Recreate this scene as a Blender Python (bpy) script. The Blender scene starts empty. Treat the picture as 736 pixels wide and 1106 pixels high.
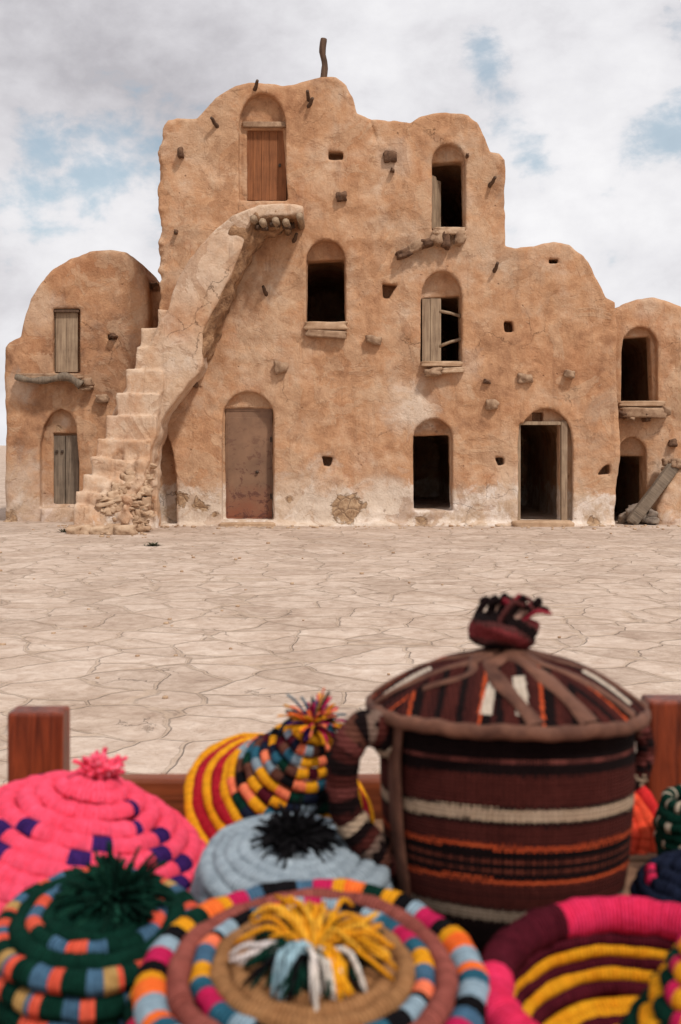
import bpy, bmesh, math, random
import numpy as np
from mathutils import Vector, Matrix, Euler

# ------------------------------------------------------------------ camera, light, sky
SC = bpy.context.scene
COL = SC.collection
F, HY, CX, EYE = 1250.0, 480.0, 368.0, 1.42     # focal length in photo pixels, horizon row, centre column, eye height
R = math.radians
cam_d = bpy.data.cameras.new('camera')
cam = bpy.data.objects.new('camera', cam_d)
COL.objects.link(cam)
SC.camera = cam
cam.location = (0, 0, EYE)
cam.rotation_euler = (R(90), 0, 0)
cam_d.sensor_fit = 'VERTICAL'
cam_d.sensor_height = 36.0
cam_d.sensor_width = 24.0
cam_d.lens = 36.0 * F / 1106.0
cam_d.shift_y = -(553.0 - HY) / 1106.0
cam_d.clip_start = 0.05
cam_d.clip_end = 5000
cam_d.dof.use_dof = True
cam_d.dof.focus_distance = 16.0
cam_d.dof.aperture_fstop = 7.5

SUN_EL, SUN_AZ = 52.0, 35.0     # elevation; azimuth clockwise from straight behind the camera towards its right
sd = Vector((math.sin(R(SUN_AZ)) * math.cos(R(SUN_EL)), -math.cos(R(SUN_AZ)) * math.cos(R(SUN_EL)), math.sin(R(SUN_EL))))
sun_d = bpy.data.lights.new('sun', 'SUN')
sun_d.energy = 2.7
sun_d.angle = R(5)
sun_d.color = (1.0, 0.95, 0.89)
sun = bpy.data.objects.new('sun', sun_d)
COL.objects.link(sun)
sun.location = (5, -5, 12)
sun.rotation_euler = sd.to_track_quat('Z', 'Y').to_euler()

SC.view_settings.view_transform = 'Standard'
SC.view_settings.look = 'None'
SC.view_settings.gamma = 1.0
SC.view_settings.exposure = 0.08
SC.view_settings.use_curve_mapping = False


class NT:
    """small node-tree writer"""
    def __init__(s, tree):
        s.t = tree
    def n(s, kind, **kw):
        nd = s.t.nodes.new(kind)
        for k, v in kw.items():
            setattr(nd, k, v)
        return nd
    def put(s, sock, v):
        if isinstance(v, bpy.types.NodeSocket):
            s.t.links.new(v, sock)
        elif v is not None:
            if sock.type == 'RGBA' and len(v) == 3:
                v = (*v, 1)
            sock.default_value = v
    def math(s, op, a, b=None, c=None, clamp=False):
        nd = s.n('ShaderNodeMath', operation=op, use_clamp=clamp)
        s.put(nd.inputs[0], a); s.put(nd.inputs[1], b)
        if c is not None: s.put(nd.inputs[2], c)
        return nd.outputs[0]
    def vmath(s, op, a, b=None, out=0):
        nd = s.n('ShaderNodeVectorMath', operation=op)
        s.put(nd.inputs[0], a)
        if b is not None: s.put(nd.inputs[1], b)
        return nd.outputs[out]
    def noise(s, vec, scale, detail=4, rough=.55, out=0, dist=0):
        nd = s.n('ShaderNodeTexNoise')
        s.put(nd.inputs['Vector'], vec); nd.inputs['Scale'].default_value = scale
        nd.inputs['Detail'].default_value = detail; nd.inputs['Roughness'].default_value = rough
        nd.inputs['Distortion'].default_value = dist
        return nd.outputs[out]
    def voro(s, vec, scale, feature='F1', out='Distance', rnd=1.0):
        nd = s.n('ShaderNodeTexVoronoi', feature=feature)
        s.put(nd.inputs['Vector'], vec); nd.inputs['Scale'].default_value = scale
        nd.inputs['Randomness'].default_value = rnd
        return nd.outputs[out]
    def ramp(s, fac, stops, interp='LINEAR'):
        nd = s.n('ShaderNodeValToRGB')
        cr = nd.color_ramp; cr.interpolation = interp
        while len(cr.elements) < len(stops): cr.elements.new(0.5)
        for e, (p, c) in zip(cr.elements, stops):
            e.position = p
            e.color = (c, c, c, 1) if isinstance(c, (int, float)) else (*c[:3], 1)
        s.put(nd.inputs[0], fac)
        return nd.outputs[0]
    def mix(s, fac, a, b, blend='MIX'):
        nd = s.n('ShaderNodeMix', data_type='RGBA', blend_type=blend)
        s.put(nd.inputs[0], fac); s.put(nd.inputs[6], a); s.put(nd.inputs[7], b)
        return nd.outputs[2]
    def rng(s, v, a, b, c=0.0, d=1.0, smooth=False):
        nd = s.n('ShaderNodeMapRange', interpolation_type='SMOOTHSTEP' if smooth else 'LINEAR')
        nd.clamp = True if not smooth else nd.clamp
        s.put(nd.inputs[0], v)
        for i, q in enumerate((a, b, c, d)): s.put(nd.inputs[1 + i], q)
        return nd.outputs[0]
    def scale(s, vec, sc, loc=(0, 0, 0)):
        nd = s.n('ShaderNodeMapping')
        s.put(nd.inputs[0], vec)
        nd.inputs['Location'].default_value = loc
        nd.inputs['Scale'].default_value = sc
        return nd.outputs[0]
    def bump(s, h, strength=.5, dist=.02, normal=None):
        nd = s.n('ShaderNodeBump')
        nd.inputs['Strength'].default_value = strength; nd.inputs['Distance'].default_value = dist
        s.put(nd.inputs['Height'], h)
        if normal is not None: s.put(nd.inputs['Normal'], normal)
        return nd.outputs[0]


world = bpy.data.worlds.new('World')
SC.world = world
world.use_nodes = True
wt = NT(world.node_tree)
world.node_tree.nodes.clear()
sky = wt.n('ShaderNodeTexSky', sky_type='NISHITA')
sky.sun_disc = False
sky.sun_elevation = R(SUN_EL)
sky.sun_rotation = math.atan2(sd.x, sd.y)
sky.air_density = 1.0; sky.dust_density = 1.5
gen = wt.n('ShaderNodeTexCoord').outputs['Generated']
sep = wt.n('ShaderNodeSeparateXYZ'); wt.put(sep.inputs[0], gen)
# clouds on a flat layer overhead: project the direction on a plane
zz = wt.math('MAXIMUM', wt.math('ADD', sep.outputs[2], 0.16), 0.05)
comb = wt.n('ShaderNodeCombineXYZ')
wt.put(comb.inputs[0], wt.math('DIVIDE', sep.outputs[0], zz))
wt.put(comb.inputs[1], wt.math('DIVIDE', sep.outputs[1], zz))
pl = comb.outputs[0]
big = wt.noise(wt.scale(pl, (1, 1, 1), (3.1, 7.7, 0)), 0.8, 5, .55, dist=.3)
mid = wt.noise(wt.scale(pl, (1, 1, 1), (1.3, 2.2, 4.0)), 2.6, 8, .62, dist=.2)
fine = wt.noise(gen, 14.0, 7, .6, dist=.4)
def sky_dir(px, py):
    v = Vector(((px - CX) / F, 1.0, (HY - py) / F)).normalized()
    return v
def blob(px, py, rad):
    d = sky_dir(px, py)
    dist = wt.vmath('DISTANCE', gen, tuple(d), out=1)
    return wt.rng(dist, rad / F, 0.0, 0.0, 1.0, smooth=True)
gap = None
for (px, py, rad, w) in ((52, 152, 75, .95), (110, 178, 100, 1.0), (165, 205, 70, .9), (525, 58, 48, 1.0), (578, 158, 90, .66), (560, 250, 60, .6), (20, 215, 110, .75), (735, 128, 62, .8), (640, 190, 120, .45), (900, 60, 200, .8), (-220, 140, 220, .9)):
    b = wt.math('MULTIPLY', blob(px, py, rad), w)
    gap = b if gap is None else wt.math('MAXIMUM', gap, b)
bil = wt.noise(wt.scale(gen, (.62, .62, 1.0)), 11.0, 7, .58, dist=.15)
puff = wt.noise(wt.scale(gen, (.7, .7, 1.0), (5, 5, 5)), 30.0, 6, .58, dist=.15)
brk = wt.math('ADD', wt.math('MULTIPLY', wt.math('SUBTRACT', bil, .5), 3.0), wt.math('MULTIPLY', wt.math('SUBTRACT', puff, .5), 3.0))
hole = wt.rng(wt.math('SUBTRACT', gap, brk), .42, 1.30, 0.0, .58, smooth=True)
shade = wt.math('ADD', wt.math('MULTIPLY', big, .20), wt.math('MULTIPLY', wt.math('ADD', wt.math('MULTIPLY', bil, .62), wt.math('MULTIPLY', puff, .38)), .85))
dark = blob(120, 40, 330)
dark2 = blob(20, 300, 150)
lite = wt.math('MAXIMUM', blob(90, 235, 150), wt.math('MULTIPLY', blob(640, 210, 200), .7))
sh2 = wt.math('ADD', wt.math('SUBTRACT', shade, wt.math('MULTIPLY', wt.math('MAXIMUM', dark, wt.math('MULTIPLY', dark2, .5)), .22)), wt.math('MULTIPLY', lite, .16))
ccol = wt.ramp(sh2, ((.26, (.50, .485, .515)), (.40, (.66, .645, .675)), (.54, (.81, .80, .825)), (.70, (.93, .92, .935))))
skyc = wt.mix(1.0, sky.outputs[0], (.105, .125, .118), 'MULTIPLY')
mixed = wt.mix(hole, ccol, wt.mix(.75, (.40, .62, .70), skyc))
bg = wt.n('ShaderNodeBackground')
wt.put(bg.inputs[0], mixed)
bg.inputs[1].default_value = 0.96
out = wt.n('ShaderNodeOutputWorld')
wt.t.links.new(bg.outputs[0], out.inputs[0])


# ------------------------------------------------------------------ helpers
def new_mat(name):
    m = bpy.data.materials.new(name)
    m.use_nodes = True
    m.node_tree.nodes.clear()
    t = NT(m.node_tree)
    bs = t.n('ShaderNodeBsdfPrincipled')
    o = t.n('ShaderNodeOutputMaterial')
    t.t.links.new(bs.outputs[0], o.inputs[0])
    return m, t, bs

def setp(t, bs, **kw):
    for k, v in kw.items():
        t.put(bs.inputs[k.replace('_', ' ').title().replace('Ior', 'IOR')], v)

def mesh_obj(name, verts, faces, mat, parent=None, smooth=True, cols=None, uvs=None):
    me = bpy.data.meshes.new(name)
    verts = np.asarray(verts, dtype=np.float32).reshape(-1, 3)
    if isinstance(faces, np.ndarray) and faces.ndim == 2:
        nf, k = faces.shape
        me.vertices.add(len(verts)); me.vertices.foreach_set('co', verts.ravel())
        me.loops.add(nf * k); me.loops.foreach_set('vertex_index', faces.astype(np.int32).ravel())
        me.polygons.add(nf)
        me.polygons.foreach_set('loop_start', np.arange(0, nf * k, k, dtype=np.int32))
        me.polygons.foreach_set('loop_total', np.full(nf, k, dtype=np.int32))
        me.update(calc_edges=True)
    else:
        me.from_pydata(verts.tolist(), [], faces)
    if cols is not None:                       # one colour per face
        ca = me.color_attributes.new('Col', 'FLOAT_COLOR', 'CORNER')
        lt = np.zeros(len(me.polygons), dtype=np.int32); me.polygons.foreach_get('loop_total', lt)
        c = np.ones((len(me.loops), 4), dtype=np.float32)
        c[:, :3] = np.repeat(np.asarray(cols, dtype=np.float32)[:, :3], lt, axis=0)
        ca.data.foreach_set('color', c.ravel())
    if uvs is not None:                        # one uv per vertex
        ul = me.uv_layers.new(name='UVMap')
        li = np.zeros(len(me.loops), dtype=np.int32); me.loops.foreach_get('vertex_index', li)
        ul.data.foreach_set('uv', np.asarray(uvs, dtype=np.float32)[li].ravel())
    if smooth:
        me.polygons.foreach_set('use_smooth', np.ones(len(me.polygons), dtype=bool))
    me.validate()
    me.materials.append(mat)
    o = bpy.data.objects.new(name, me)
    COL.objects.link(o)
    if parent is not None: o.parent = parent
    return o

def empty(name, loc, label, cat, rot=(0, 0, 0), group=None):
    o = bpy.data.objects.new(name, None)
    o.empty_display_size = .1
    COL.objects.link(o)
    o.location = loc; o.rotation_euler = rot
    o['label'] = label; o['category'] = cat
    if group: o['group'] = group
    return o

rs = np.random.RandomState(7)

def vnoise(p0, p1, p2, seed, scale):
    """smooth value noise on broadcastable coordinates, about -1..1"""
    r = np.random.RandomState(seed)
    N = 32
    lat = r.uniform(-1, 1, (N, N, N)).astype(np.float32)
    def prep(p):
        q = np.asarray(p, dtype=np.float32) * scale
        i = np.floor(q).astype(np.int32); f = q - i
        return i % N, (i + 1) % N, f * f * (3 - 2 * f)
    a0, a1, fa = prep(p0); b0, b1, fb = prep(p1); c0, c1, fc = prep(p2)
    l = lambda u, v, t: u + (v - u) * t
    return l(l(l(lat[a0, b0, c0], lat[a1, b0, c0], fa), l(lat[a0, b1, c0], lat[a1, b1, c0], fa), fb),
             l(l(lat[a0, b0, c1], lat[a1, b0, c1], fa), l(lat[a0, b1, c1], lat[a1, b1, c1], fa), fb), fc)

def sd_poly(poly, X, Z):
    """signed distance to a closed polygon, negative inside; X (nx,1) Z (1,nz)"""
    P = np.asarray(poly, dtype=np.float64)
    X = np.asarray(X, dtype=np.float64); Z = np.asarray(Z, dtype=np.float64)
    d = np.full(np.broadcast(X, Z).shape, 1e9); ins = np.zeros(d.shape, dtype=bool)
    for i in range(len(P)):
        a, b = P[i], P[(i + 1) % len(P)]
        ex, ez = b - a
        wx, wz = X - a[0], Z - a[1]
        t = np.clip((wx * ex + wz * ez) / max(ex * ex + ez * ez, 1e-12), 0, 1)
        d = np.minimum(d, (wx - ex * t) ** 2 + (wz - ez * t) ** 2)
        if ez != 0:
            c = ((a[1] <= Z) != (b[1] <= Z)) & (X < a[0] + (Z - a[1]) / ez * ex)
            ins ^= c
    d = np.sqrt(d)
    return np.where(ins, -d, d).astype(np.float32)

def smax(a, b, k):
    h = np.maximum(k - np.abs(a - b), 0) / k
    return np.maximum(a, b) + h * h * k * .25

def smin(a, b, k):
    return -smax(-a, -b, k)

def surface_nets(f, xs, ys, zs):
    """dual mesh of the zero level of f[nx,ny,nz], f < 0 solid; returns verts, quads"""
    s = f < 0
    c = [s[i:i + f.shape[0] - 1, j:j + f.shape[1] - 1, k:k + f.shape[2] - 1] for i in (0, 1) for j in (0, 1) for k in (0, 1)]
    anyv = c[0].copy(); allv = c[0].copy()
    for q in c[1:]:
        anyv |= q; allv &= q
    act = anyv & ~allv
    ci, cj, ck = np.nonzero(act)
    idx = np.full(act.shape, -1, dtype=np.int32); idx[ci, cj, ck] = np.arange(len(ci))
    acc = np.zeros((len(ci), 3), dtype=np.float64); cnt = np.zeros(len(ci))
    for ax in range(3):
        for u in (0, 1):
            for v in (0, 1):
                o = [0, 0, 0]; oo = [a for a in range(3) if a != ax]
                o[oo[0]] = u; o[oo[1]] = v
                i, j, k = ci + o[0], cj + o[1], ck + o[2]
                e = [0, 0, 0]; e[ax] = 1
                fa = f[i, j, k]; fb = f[i + e[0], j + e[1], k + e[2]]
                m = (fa < 0) != (fb < 0)
                t = np.where(m, fa / np.where(m, fa - fb, 1), 0)
                p = np.stack([xs[i], ys[j], zs[k]], 1).astype(np.float64)
                arr = (xs, ys, zs)[ax]; base = (i, j, k)[ax]
                p[:, ax] += t * (arr[base + 1] - arr[base])
                acc += np.where(m[:, None], p, 0); cnt += m
    verts = acc / cnt[:, None]
    quads = []
    for ax in range(3):
        sl0 = [slice(1, -1)] * 3; sl0[ax] = slice(0, -1)
        sl1 = [slice(1, -1)] * 3; sl1[ax] = slice(1, None)
        a = s[tuple(sl0)]; b = s[tuple(sl1)]
        for flip, m in ((False, a & ~b), (True, ~a & b)):
            n = np.array(np.nonzero(m)).T
            g = n + 1; g[:, ax] = n[:, ax]
            oo = [(ax + 1) % 3, (ax + 2) % 3]
            def cell(du, dv):
                h = g.copy(); h[:, oo[0]] -= du; h[:, oo[1]] -= dv
                return idx[h[:, 0], h[:, 1], h[:, 2]]
            q = np.stack([cell(1, 1), cell(0, 1), cell(0, 0), cell(1, 0)], 1)
            if flip: q = q[:, ::-1]
            quads.append(q)
    q = np.concatenate(quads)
    return verts, q[(q >= 0).all(1)]

class Solid:
    """a solid carved out of a grid; x, z as on the facade, y = depth behind the facade plane"""
    def __init__(s, x0, x1, z0, z1, ys, h):
        s.xs = np.arange(x0, x1 + h, h).astype(np.float32); s.zs = np.arange(z0, z1 + h, h).astype(np.float32)
        s.ys = np.asarray(ys, dtype=np.float32)
        s.f = np.full((len(s.xs), len(s.ys), len(s.zs)), 1.0, dtype=np.float32)
        s.X, s.Z = s.xs[:, None], s.zs[None, :]
        s.Y = s.ys[None, :, None]
    def prism(s, poly, y0, y1, k=.1, ku=.05):
        d = sd_poly(poly, s.X, s.Z)[:, None, :]
        g = smax(d, np.abs(s.Y - (y0 + y1) / 2) - (y1 - y0) / 2, k)
        s.f = smin(s.f, g.astype(np.float32), ku)
    def carve(s, poly, y0, y1, k=.04):
        P = np.asarray(poly)
        m = .15
        i = np.nonzero((s.xs > P[:, 0].min() - m) & (s.xs < P[:, 0].max() + m))[0]
        j = np.nonzero((s.zs > P[:, 1].min() - m) & (s.zs < P[:, 1].max() + m))[0]
        if len(i) == 0 or len(j) == 0: return
        a, b, c, d = i[0], i[-1] + 1, j[0], j[-1] + 1
        q = sd_poly(poly, s.X[a:b], s.Z[:, c:d])[:, None, :]
        g = np.maximum(q, np.abs(s.Y - (y0 + y1) / 2) - (y1 - y0) / 2)
        s.f[a:b, :, c:d] = smax(s.f[a:b, :, c:d], -g, k)
    def roughen(s, seed, amps=((.8, .05), (2.5, .02), (7, .008))):
        X = s.xs[:, None, None]; Y = s.Y; Z = s.zs[None, None, :]
        for k, (sc, am) in enumerate(amps):
            s.f += am * vnoise(X + 50, Y + 50, Z + 50, seed + k, sc)
    def mesh(s):
        return surface_nets(s.f, s.xs, s.ys, s.zs)

def arch(x0, x1, top, spring, bot, n=9, wob=0.0):
    """polygon in photo pixels of an arched opening"""
    c, rx = (x0 + x1) / 2, (x1 - x0) / 2
    pts = [(x0, bot), (x0, spring)]
    for i in range(1, n):
        a = math.pi - math.pi * i / n
        pts.append((c + rx * math.cos(a), spring - (spring - top) * math.sin(a)))
    pts += [(x1, spring), (x1, bot)]
    return pts

def rect(x0, y0, x1, y1):
    return [(x0, y1), (x0, y0), (x1, y0), (x1, y1)]

def catmull(pts, n=4):
    P = np.asarray(pts, dtype=float); out = []
    for i in range(len(P) - 1):
        p0, p1, p2, p3 = P[max(i - 1, 0)], P[i], P[i + 1], P[min(i + 2, len(P) - 1)]
        for t in np.arange(n) / n:
            out.append(.5 * ((2 * p1) + (-p0 + p2) * t + (2 * p0 - 5 * p1 + 4 * p2 - p3) * t * t + (-p0 + 3 * p1 - 3 * p2 + p3) * t ** 3))
    out.append(P[-1])
    return np.array(out)

def rough_block(size, seed, sub=6, bevel=.18, amp=.06, taper=0.0):
    """verts/faces of an irregular stone or timber: a rounded, noisy box"""
    bm = bmesh.new()
    bmesh.ops.create_cube(bm, size=2.0)
    bmesh.ops.subdivide_edges(bm, edges=bm.edges[:], cuts=sub, use_grid_fill=True)
    V = np.array([v.co[:] for v in bm.verts]); Fc = [[v.index for v in f.verts] for f in bm.faces]
    bm.free()
    nrm = V / np.linalg.norm(V, axis=1)[:, None]
    inner = np.clip(V, -(1 - bevel), 1 - bevel)
    dd = V - inner; ln = np.linalg.norm(dd, axis=1)[:, None]
    V = inner + np.where(ln > 0, dd / np.maximum(ln, 1e-6) * bevel, 0)
    V = V * (1 + amp * vnoise(V[:, 0] + 9, V[:, 1] + 9, V[:, 2] + 9, seed, 1.3)[:, None] * 2 + amp * vnoise(V[:, 0] + 9, V[:, 1] + 9, V[:, 2] + 9, seed + 1, 4.0)[:, None])
    V = V * np.asarray(size) / 2
    return V, Fc

def tube(path, rad, sides=8, caps=True):
    """verts, quads(list) of a tube along path with radius list"""
    P = np.asarray(path, dtype=float); n = len(P)
    rad = np.broadcast_to(np.asarray(rad, dtype=float), (n,))
    T = np.gradient(P, axis=0); T /= np.maximum(np.linalg.norm(T, axis=1)[:, None], 1e-9)
    u = np.cross(T[0], (0, 0, 1.0))
    if np.linalg.norm(u) < 1e-3: u = np.cross(T[0], (1.0, 0, 0))
    u /= np.linalg.norm(u)
    V = []
    for i in range(n):
        u = u - T[i] * np.dot(u, T[i]); u /= max(np.linalg.norm(u), 1e-9)
        w = np.cross(T[i], u)
        a = np.arange(sides) / sides * 2 * math.pi
        V.append(P[i] + rad[i] * (np.cos(a)[:, None] * u + np.sin(a)[:, None] * w))
    V = np.concatenate(V)
    Fc = [[i * sides + k, i * sides + (k + 1) % sides, (i + 1) * sides + (k + 1) % sides, (i + 1) * sides + k] for i in range(n - 1) for k in range(sides)]
    if caps:
        Fc.append(list(range(sides))[::-1]); Fc.append([(n - 1) * sides + k for k in range(sides)])
    return V, Fc

def join(parts):
    V, Fc, off = [], [], 0
    for v, f in parts:
        V.append(np.asarray(v)); Fc += [[i + off for i in q] for q in f]; off += len(v)
    return np.concatenate(V), Fc

def box(x0, x1, y0, y1, z0, z1):
    V = [(x, y, z) for x in (x0, x1) for y in (y0, y1) for z in (z0, z1)]
    return np.array(V), [[0, 1, 3, 2], [4, 6, 7, 5], [0, 4, 5, 1], [2, 3, 7, 6], [0, 2, 6, 4], [1, 5, 7, 3]]

def add_bevel(o, w=.004, seg=2):
    m = o.modifiers.new('bevel', 'BEVEL'); m.width = w; m.segments = seg; m.limit_method = 'ANGLE'
    return o

# ------------------------------------------------------------------ materials of the place
def adobe_mat(name, pale_spots=(), wash=.55, base_shift=0.0, dark_spots=(), wash_amt=.85, tint=(1, 1, 1), bare=()):
    m, t, bs = new_mat(name)
    co = t.n('ShaderNodeTexCoord').outputs['Object']
    sp = t.n('ShaderNodeSeparateXYZ'); t.put(sp.inputs[0], co)
    big = t.noise(co, .55, 6, .6, dist=.4)
    med = t.noise(co, 2.4, 8, .65, dist=.6)
    streak = t.noise(t.scale(co, (3.2, 3.2, .45)), 1.0, 6, .6)
    fine = t.noise(co, 28, 5, .6)
    v = t.math('ADD', t.math('MULTIPLY', big, .5), t.math('ADD', t.math('MULTIPLY', med, .42), t.math('MULTIPLY', streak, .12)))
    if base_shift: v = t.math('ADD', v, base_shift)
    col = t.ramp(v, ((.35, (.20, .098, .053)), (.43, (.37, .195, .106)), (.50, (.468, .258, .140)), (.57, (.515, .318, .195)), (.67, (.58, .425, .305))))
    # orange flushes and grey weathering
    fl = t.rng(t.noise(t.scale(co, (1, 1, .7), (4, 2, 7)), 1.1, 7, .65, dist=.8), .50, .70)
    col = t.mix(t.math('MULTIPLY', fl, .42), col, (.38, .15, .062))
    gr = t.rng(t.noise(t.scale(co, (1, 1, 1), (9, 5, 1)), .9, 7, .68, dist=.5), .53, .72)
    col = t.mix(t.math('MULTIPLY', gr, .55), col, (.36, .285, .215))
    sk = t.rng(t.noise(t.scale(co, (6, 6, .7), (2, 2, 2)), 1.0, 6, .7), .56, .74)
    col = t.mix(t.math('MULTIPLY', sk, .5), col, (.17, .08, .045))
    # lime wash left near the ground with a ragged upper edge
    edge = t.math('ADD', t.math('MULTIPLY', t.noise(co, 1.3, 8, .7, dist=.7), 1.5), wash - .70)
    wm = t.rng(t.math('SUBTRACT', edge, sp.outputs[2]), -.03, .10, 0, wash_amt)
    wcol = t.ramp(t.noise(co, 3.2, 7, .7), ((.32, (.44, .31, .205)), (.45, (.56, .45, .35)), (.56, (.72, .63, .55))))
    col = t.mix(wm, col, wcol)
    for (x, z, rad, amt) in pale_spots:
        d = t.vmath('DISTANCE', t.scale(co, (1, .3, 1)), (x, 0, z), out=1)
        d = t.math('ADD', d, t.math('MULTIPLY', t.math('SUBTRACT', med, .5), rad * 2.4))
        col = t.mix(t.rng(d, rad, rad * .35, 0, amt), col, (.61, .49, .385))
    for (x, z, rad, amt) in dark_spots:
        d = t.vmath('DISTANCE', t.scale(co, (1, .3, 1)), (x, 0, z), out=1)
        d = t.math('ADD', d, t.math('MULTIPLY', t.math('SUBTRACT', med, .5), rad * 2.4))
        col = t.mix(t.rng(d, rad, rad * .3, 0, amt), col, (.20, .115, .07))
    # bare stones where the plaster fell off, low on the wall
    rag = t.math('SUBTRACT', t.noise(co, 3.1, 6, .65, dist=.6), .5)
    sm = 0.0
    for (x, z, rad) in bare:
        d = t.vmath('DISTANCE', t.scale(co, (1, .3, 1)), (x, 0, z), out=1)
        q = t.rng(t.math('ADD', d, t.math('MULTIPLY', rag, rad * 3.2)), rad, rad - .03)
        sm = t.math('MAXIMUM', sm, q)
    # patches of later repair with their own edge
    rp = t.noise(t.scale(co, (1, 1, 1), (6, 1, 4)), .75, 7, .62, dist=1.2)
    rpm = t.rng(rp, .545, .56)
    col = t.mix(t.math('MULTIPLY', rpm, .42), col, (.50, .335, .215))
    rp2 = t.noise(t.scale(co, (1, 1, 1), (1, 8, 2)), 1.1, 7, .66, dist=1.0)
    rpm2 = t.rng(rp2, .57, .585)
    col = t.mix(t.math('MULTIPLY', rpm2, .38), col, (.31, .16, .085))
    vj = t.voro(t.vmath('ADD', co, t.scale(t.noise(co, 3, 3, .5, out=1), (.2, .2, .2))), 5.5, 'DISTANCE_TO_EDGE')
    scol = t.mix(t.rng(vj, .0, .07), (.25, .16, .10), t.ramp(t.noise(co, 7, 7, .65), ((.35, (.27, .16, .09)), (.65, (.50, .34, .21)))))
    col = t.mix(sm, col, scol)
    # hairline cracks
    wob = t.vmath('ADD', co, t.scale(t.noise(co, 2.2, 6, .65, out=1), (.55, .55, .55)))
    ck = t.voro(wob, 1.15, 'DISTANCE_TO_EDGE')
    ckm = t.math('MULTIPLY', t.rng(ck, .008, .001), t.rng(t.noise(co, .8, 3), .54, .66))
    col = t.mix(t.math('MULTIPLY', ckm, .6), col, (.13, .065, .035))
    ck2 = t.voro(wob, 4.2, 'DISTANCE_TO_EDGE')
    ckm2 = t.math('MULTIPLY', t.rng(ck2, .02, .004), t.rng(t.noise(t.scale(co, (1, 1, 1), (1, 8, 3)), 1.1, 3), .56, .66))
    col = t.mix(t.math('MULTIPLY', ckm2, .4), col, (.17, .085, .045))
    # pits and crumbs
    pit = t.rng(t.voro(t.vmath('ADD', co, t.scale(t.noise(co, 6, 3, .5, out=1), (.12, .12, .12))), 5.0), .12, .05)
    pit = t.math('MULTIPLY', pit, t.rng(t.noise(co, 2.1, 2), .52, .6))
    col = t.mix(t.math('MULTIPLY', pit, .5), col, (.19, .10, .06))
    col = t.mix(.42, col, t.ramp(t.math('ADD', t.math('MULTIPLY', fine, .35), t.math('MULTIPLY', t.noise(co, 5, 9, .7, dist=.8), .65)), ((.33, .12), (.67, .82))), 'SOFT_LIGHT')
    if tint != (1, 1, 1): col = t.mix(1.0, col, tint, 'MULTIPLY')
    h = t.math('ADD', t.math('MULTIPLY', t.noise(co, 4, 12, .72, dist=.6), 1.0), t.math('MULTIPLY', fine, .30))
    h = t.math('SUBTRACT', h, t.math('MULTIPLY', ckm, .5))
    h = t.math('SUBTRACT', h, t.math('MULTIPLY', pit, .5))
    h = t.math('SUBTRACT', h, t.math('MULTIPLY', sm, t.math('MULTIPLY', t.rng(vj, .12, 0), .35)))
    h = t.math('SUBTRACT', h, t.math('MULTIPLY', sm, .5))
    h = t.math('ADD', h, t.math('ADD', t.math('MULTIPLY', wm, .12), t.math('SUBTRACT', t.math('MULTIPLY', rpm, .10), t.math('MULTIPLY', rpm2, .12))))
    setp(t, bs, base_color=col, roughness=.95, normal=t.bump(h, .75, .042))
    bs.inputs['Specular IOR Level'].default_value = .15
    return m

def wood_mat(name, c0, c1, axis=2, scale=1.0, rough=.8, knots=True, grain=26.0, stain=None):
    m, t, bs = new_mat(name)
    co = t.n('ShaderNodeTexCoord').outputs['Object']
    s = [grain, grain, grain]; s[axis] = grain * .06
    v = t.scale(co, tuple(q * scale for q in s))
    g = t.noise(v, 1.0, 6, .65, dist=1.0)
    b = t.noise(co, 4 * scale, 4, .6)
    f = t.math('ADD', t.math('MULTIPLY', g, .7), t.math('MULTIPLY', b, .35))
    col = t.ramp(f, ((.36, c0), (.68, c1)))
    if stain:
        col = t.mix(t.rng(t.noise(co, 2.2 * scale, 6, .7, dist=.6), .50, .62, 0, .85), col, stain)
    setp(t, bs, base_color=col, roughness=rough, normal=t.bump(g, .6, .006 / scale))
    bs.inputs['Specular IOR Level'].default_value = .25
    return m

M = {}
px2x = lambda px, s=F / 20.2: (px - CX) / s
M['wood_grey'] = wood_mat('weathered_grey_wood', (.085, .062, .045), (.25, .19, .135))
M['wood_pale'] = wood_mat('weathered_pale_wood', (.17, .11, .07), (.40, .29, .19))
M['wood_rust'] = wood_mat('rust_brown_wood', (.15, .055, .022), (.30, .115, .045), grain=30)
M['wood_dark'] = wood_mat('dark_old_timber', (.04, .022, .014), (.13, .075, .045))
M['log'] = wood_mat('palm_log_end', (.16, .095, .055), (.40, .29, .19), axis=1)

def metal_door_mat():
    m, t, bs = new_mat('rusty_brown_metal')
    co = t.n('ShaderNodeTexCoord').outputs['Object']
    sp = t.n('ShaderNodeSeparateXYZ'); t.put(sp.inputs[0], co)
    col = t.ramp(t.noise(co, 1.8, 6, .6, dist=.3), ((.35, (.15, .078, .042)), (.65, (.24, .128, .07))))
    low = t.rng(t.math('ADD', sp.outputs[2], t.math('MULTIPLY', t.noise(co, 3, 6, .7), .9)), 1.05, .5)
    col = t.mix(low, col, (.20, .06, .025))
    wear = t.math('MULTIPLY', t.rng(t.noise(t.scale(co, (3.0, 1, 4)), 1.6, 8, .78, dist=.5), .53, .57), t.rng(sp.outputs[2], 1.75, .3, .25, 1))
    col = t.mix(t.math('MULTIPLY', wear, .85), col, (.085, .022, .011))
    setp(t, bs, base_color=col, roughness=.6, metallic=.0, normal=t.bump(wear, .3, .01))
    return m
M['metal_door'] = metal_door_mat()

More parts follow.
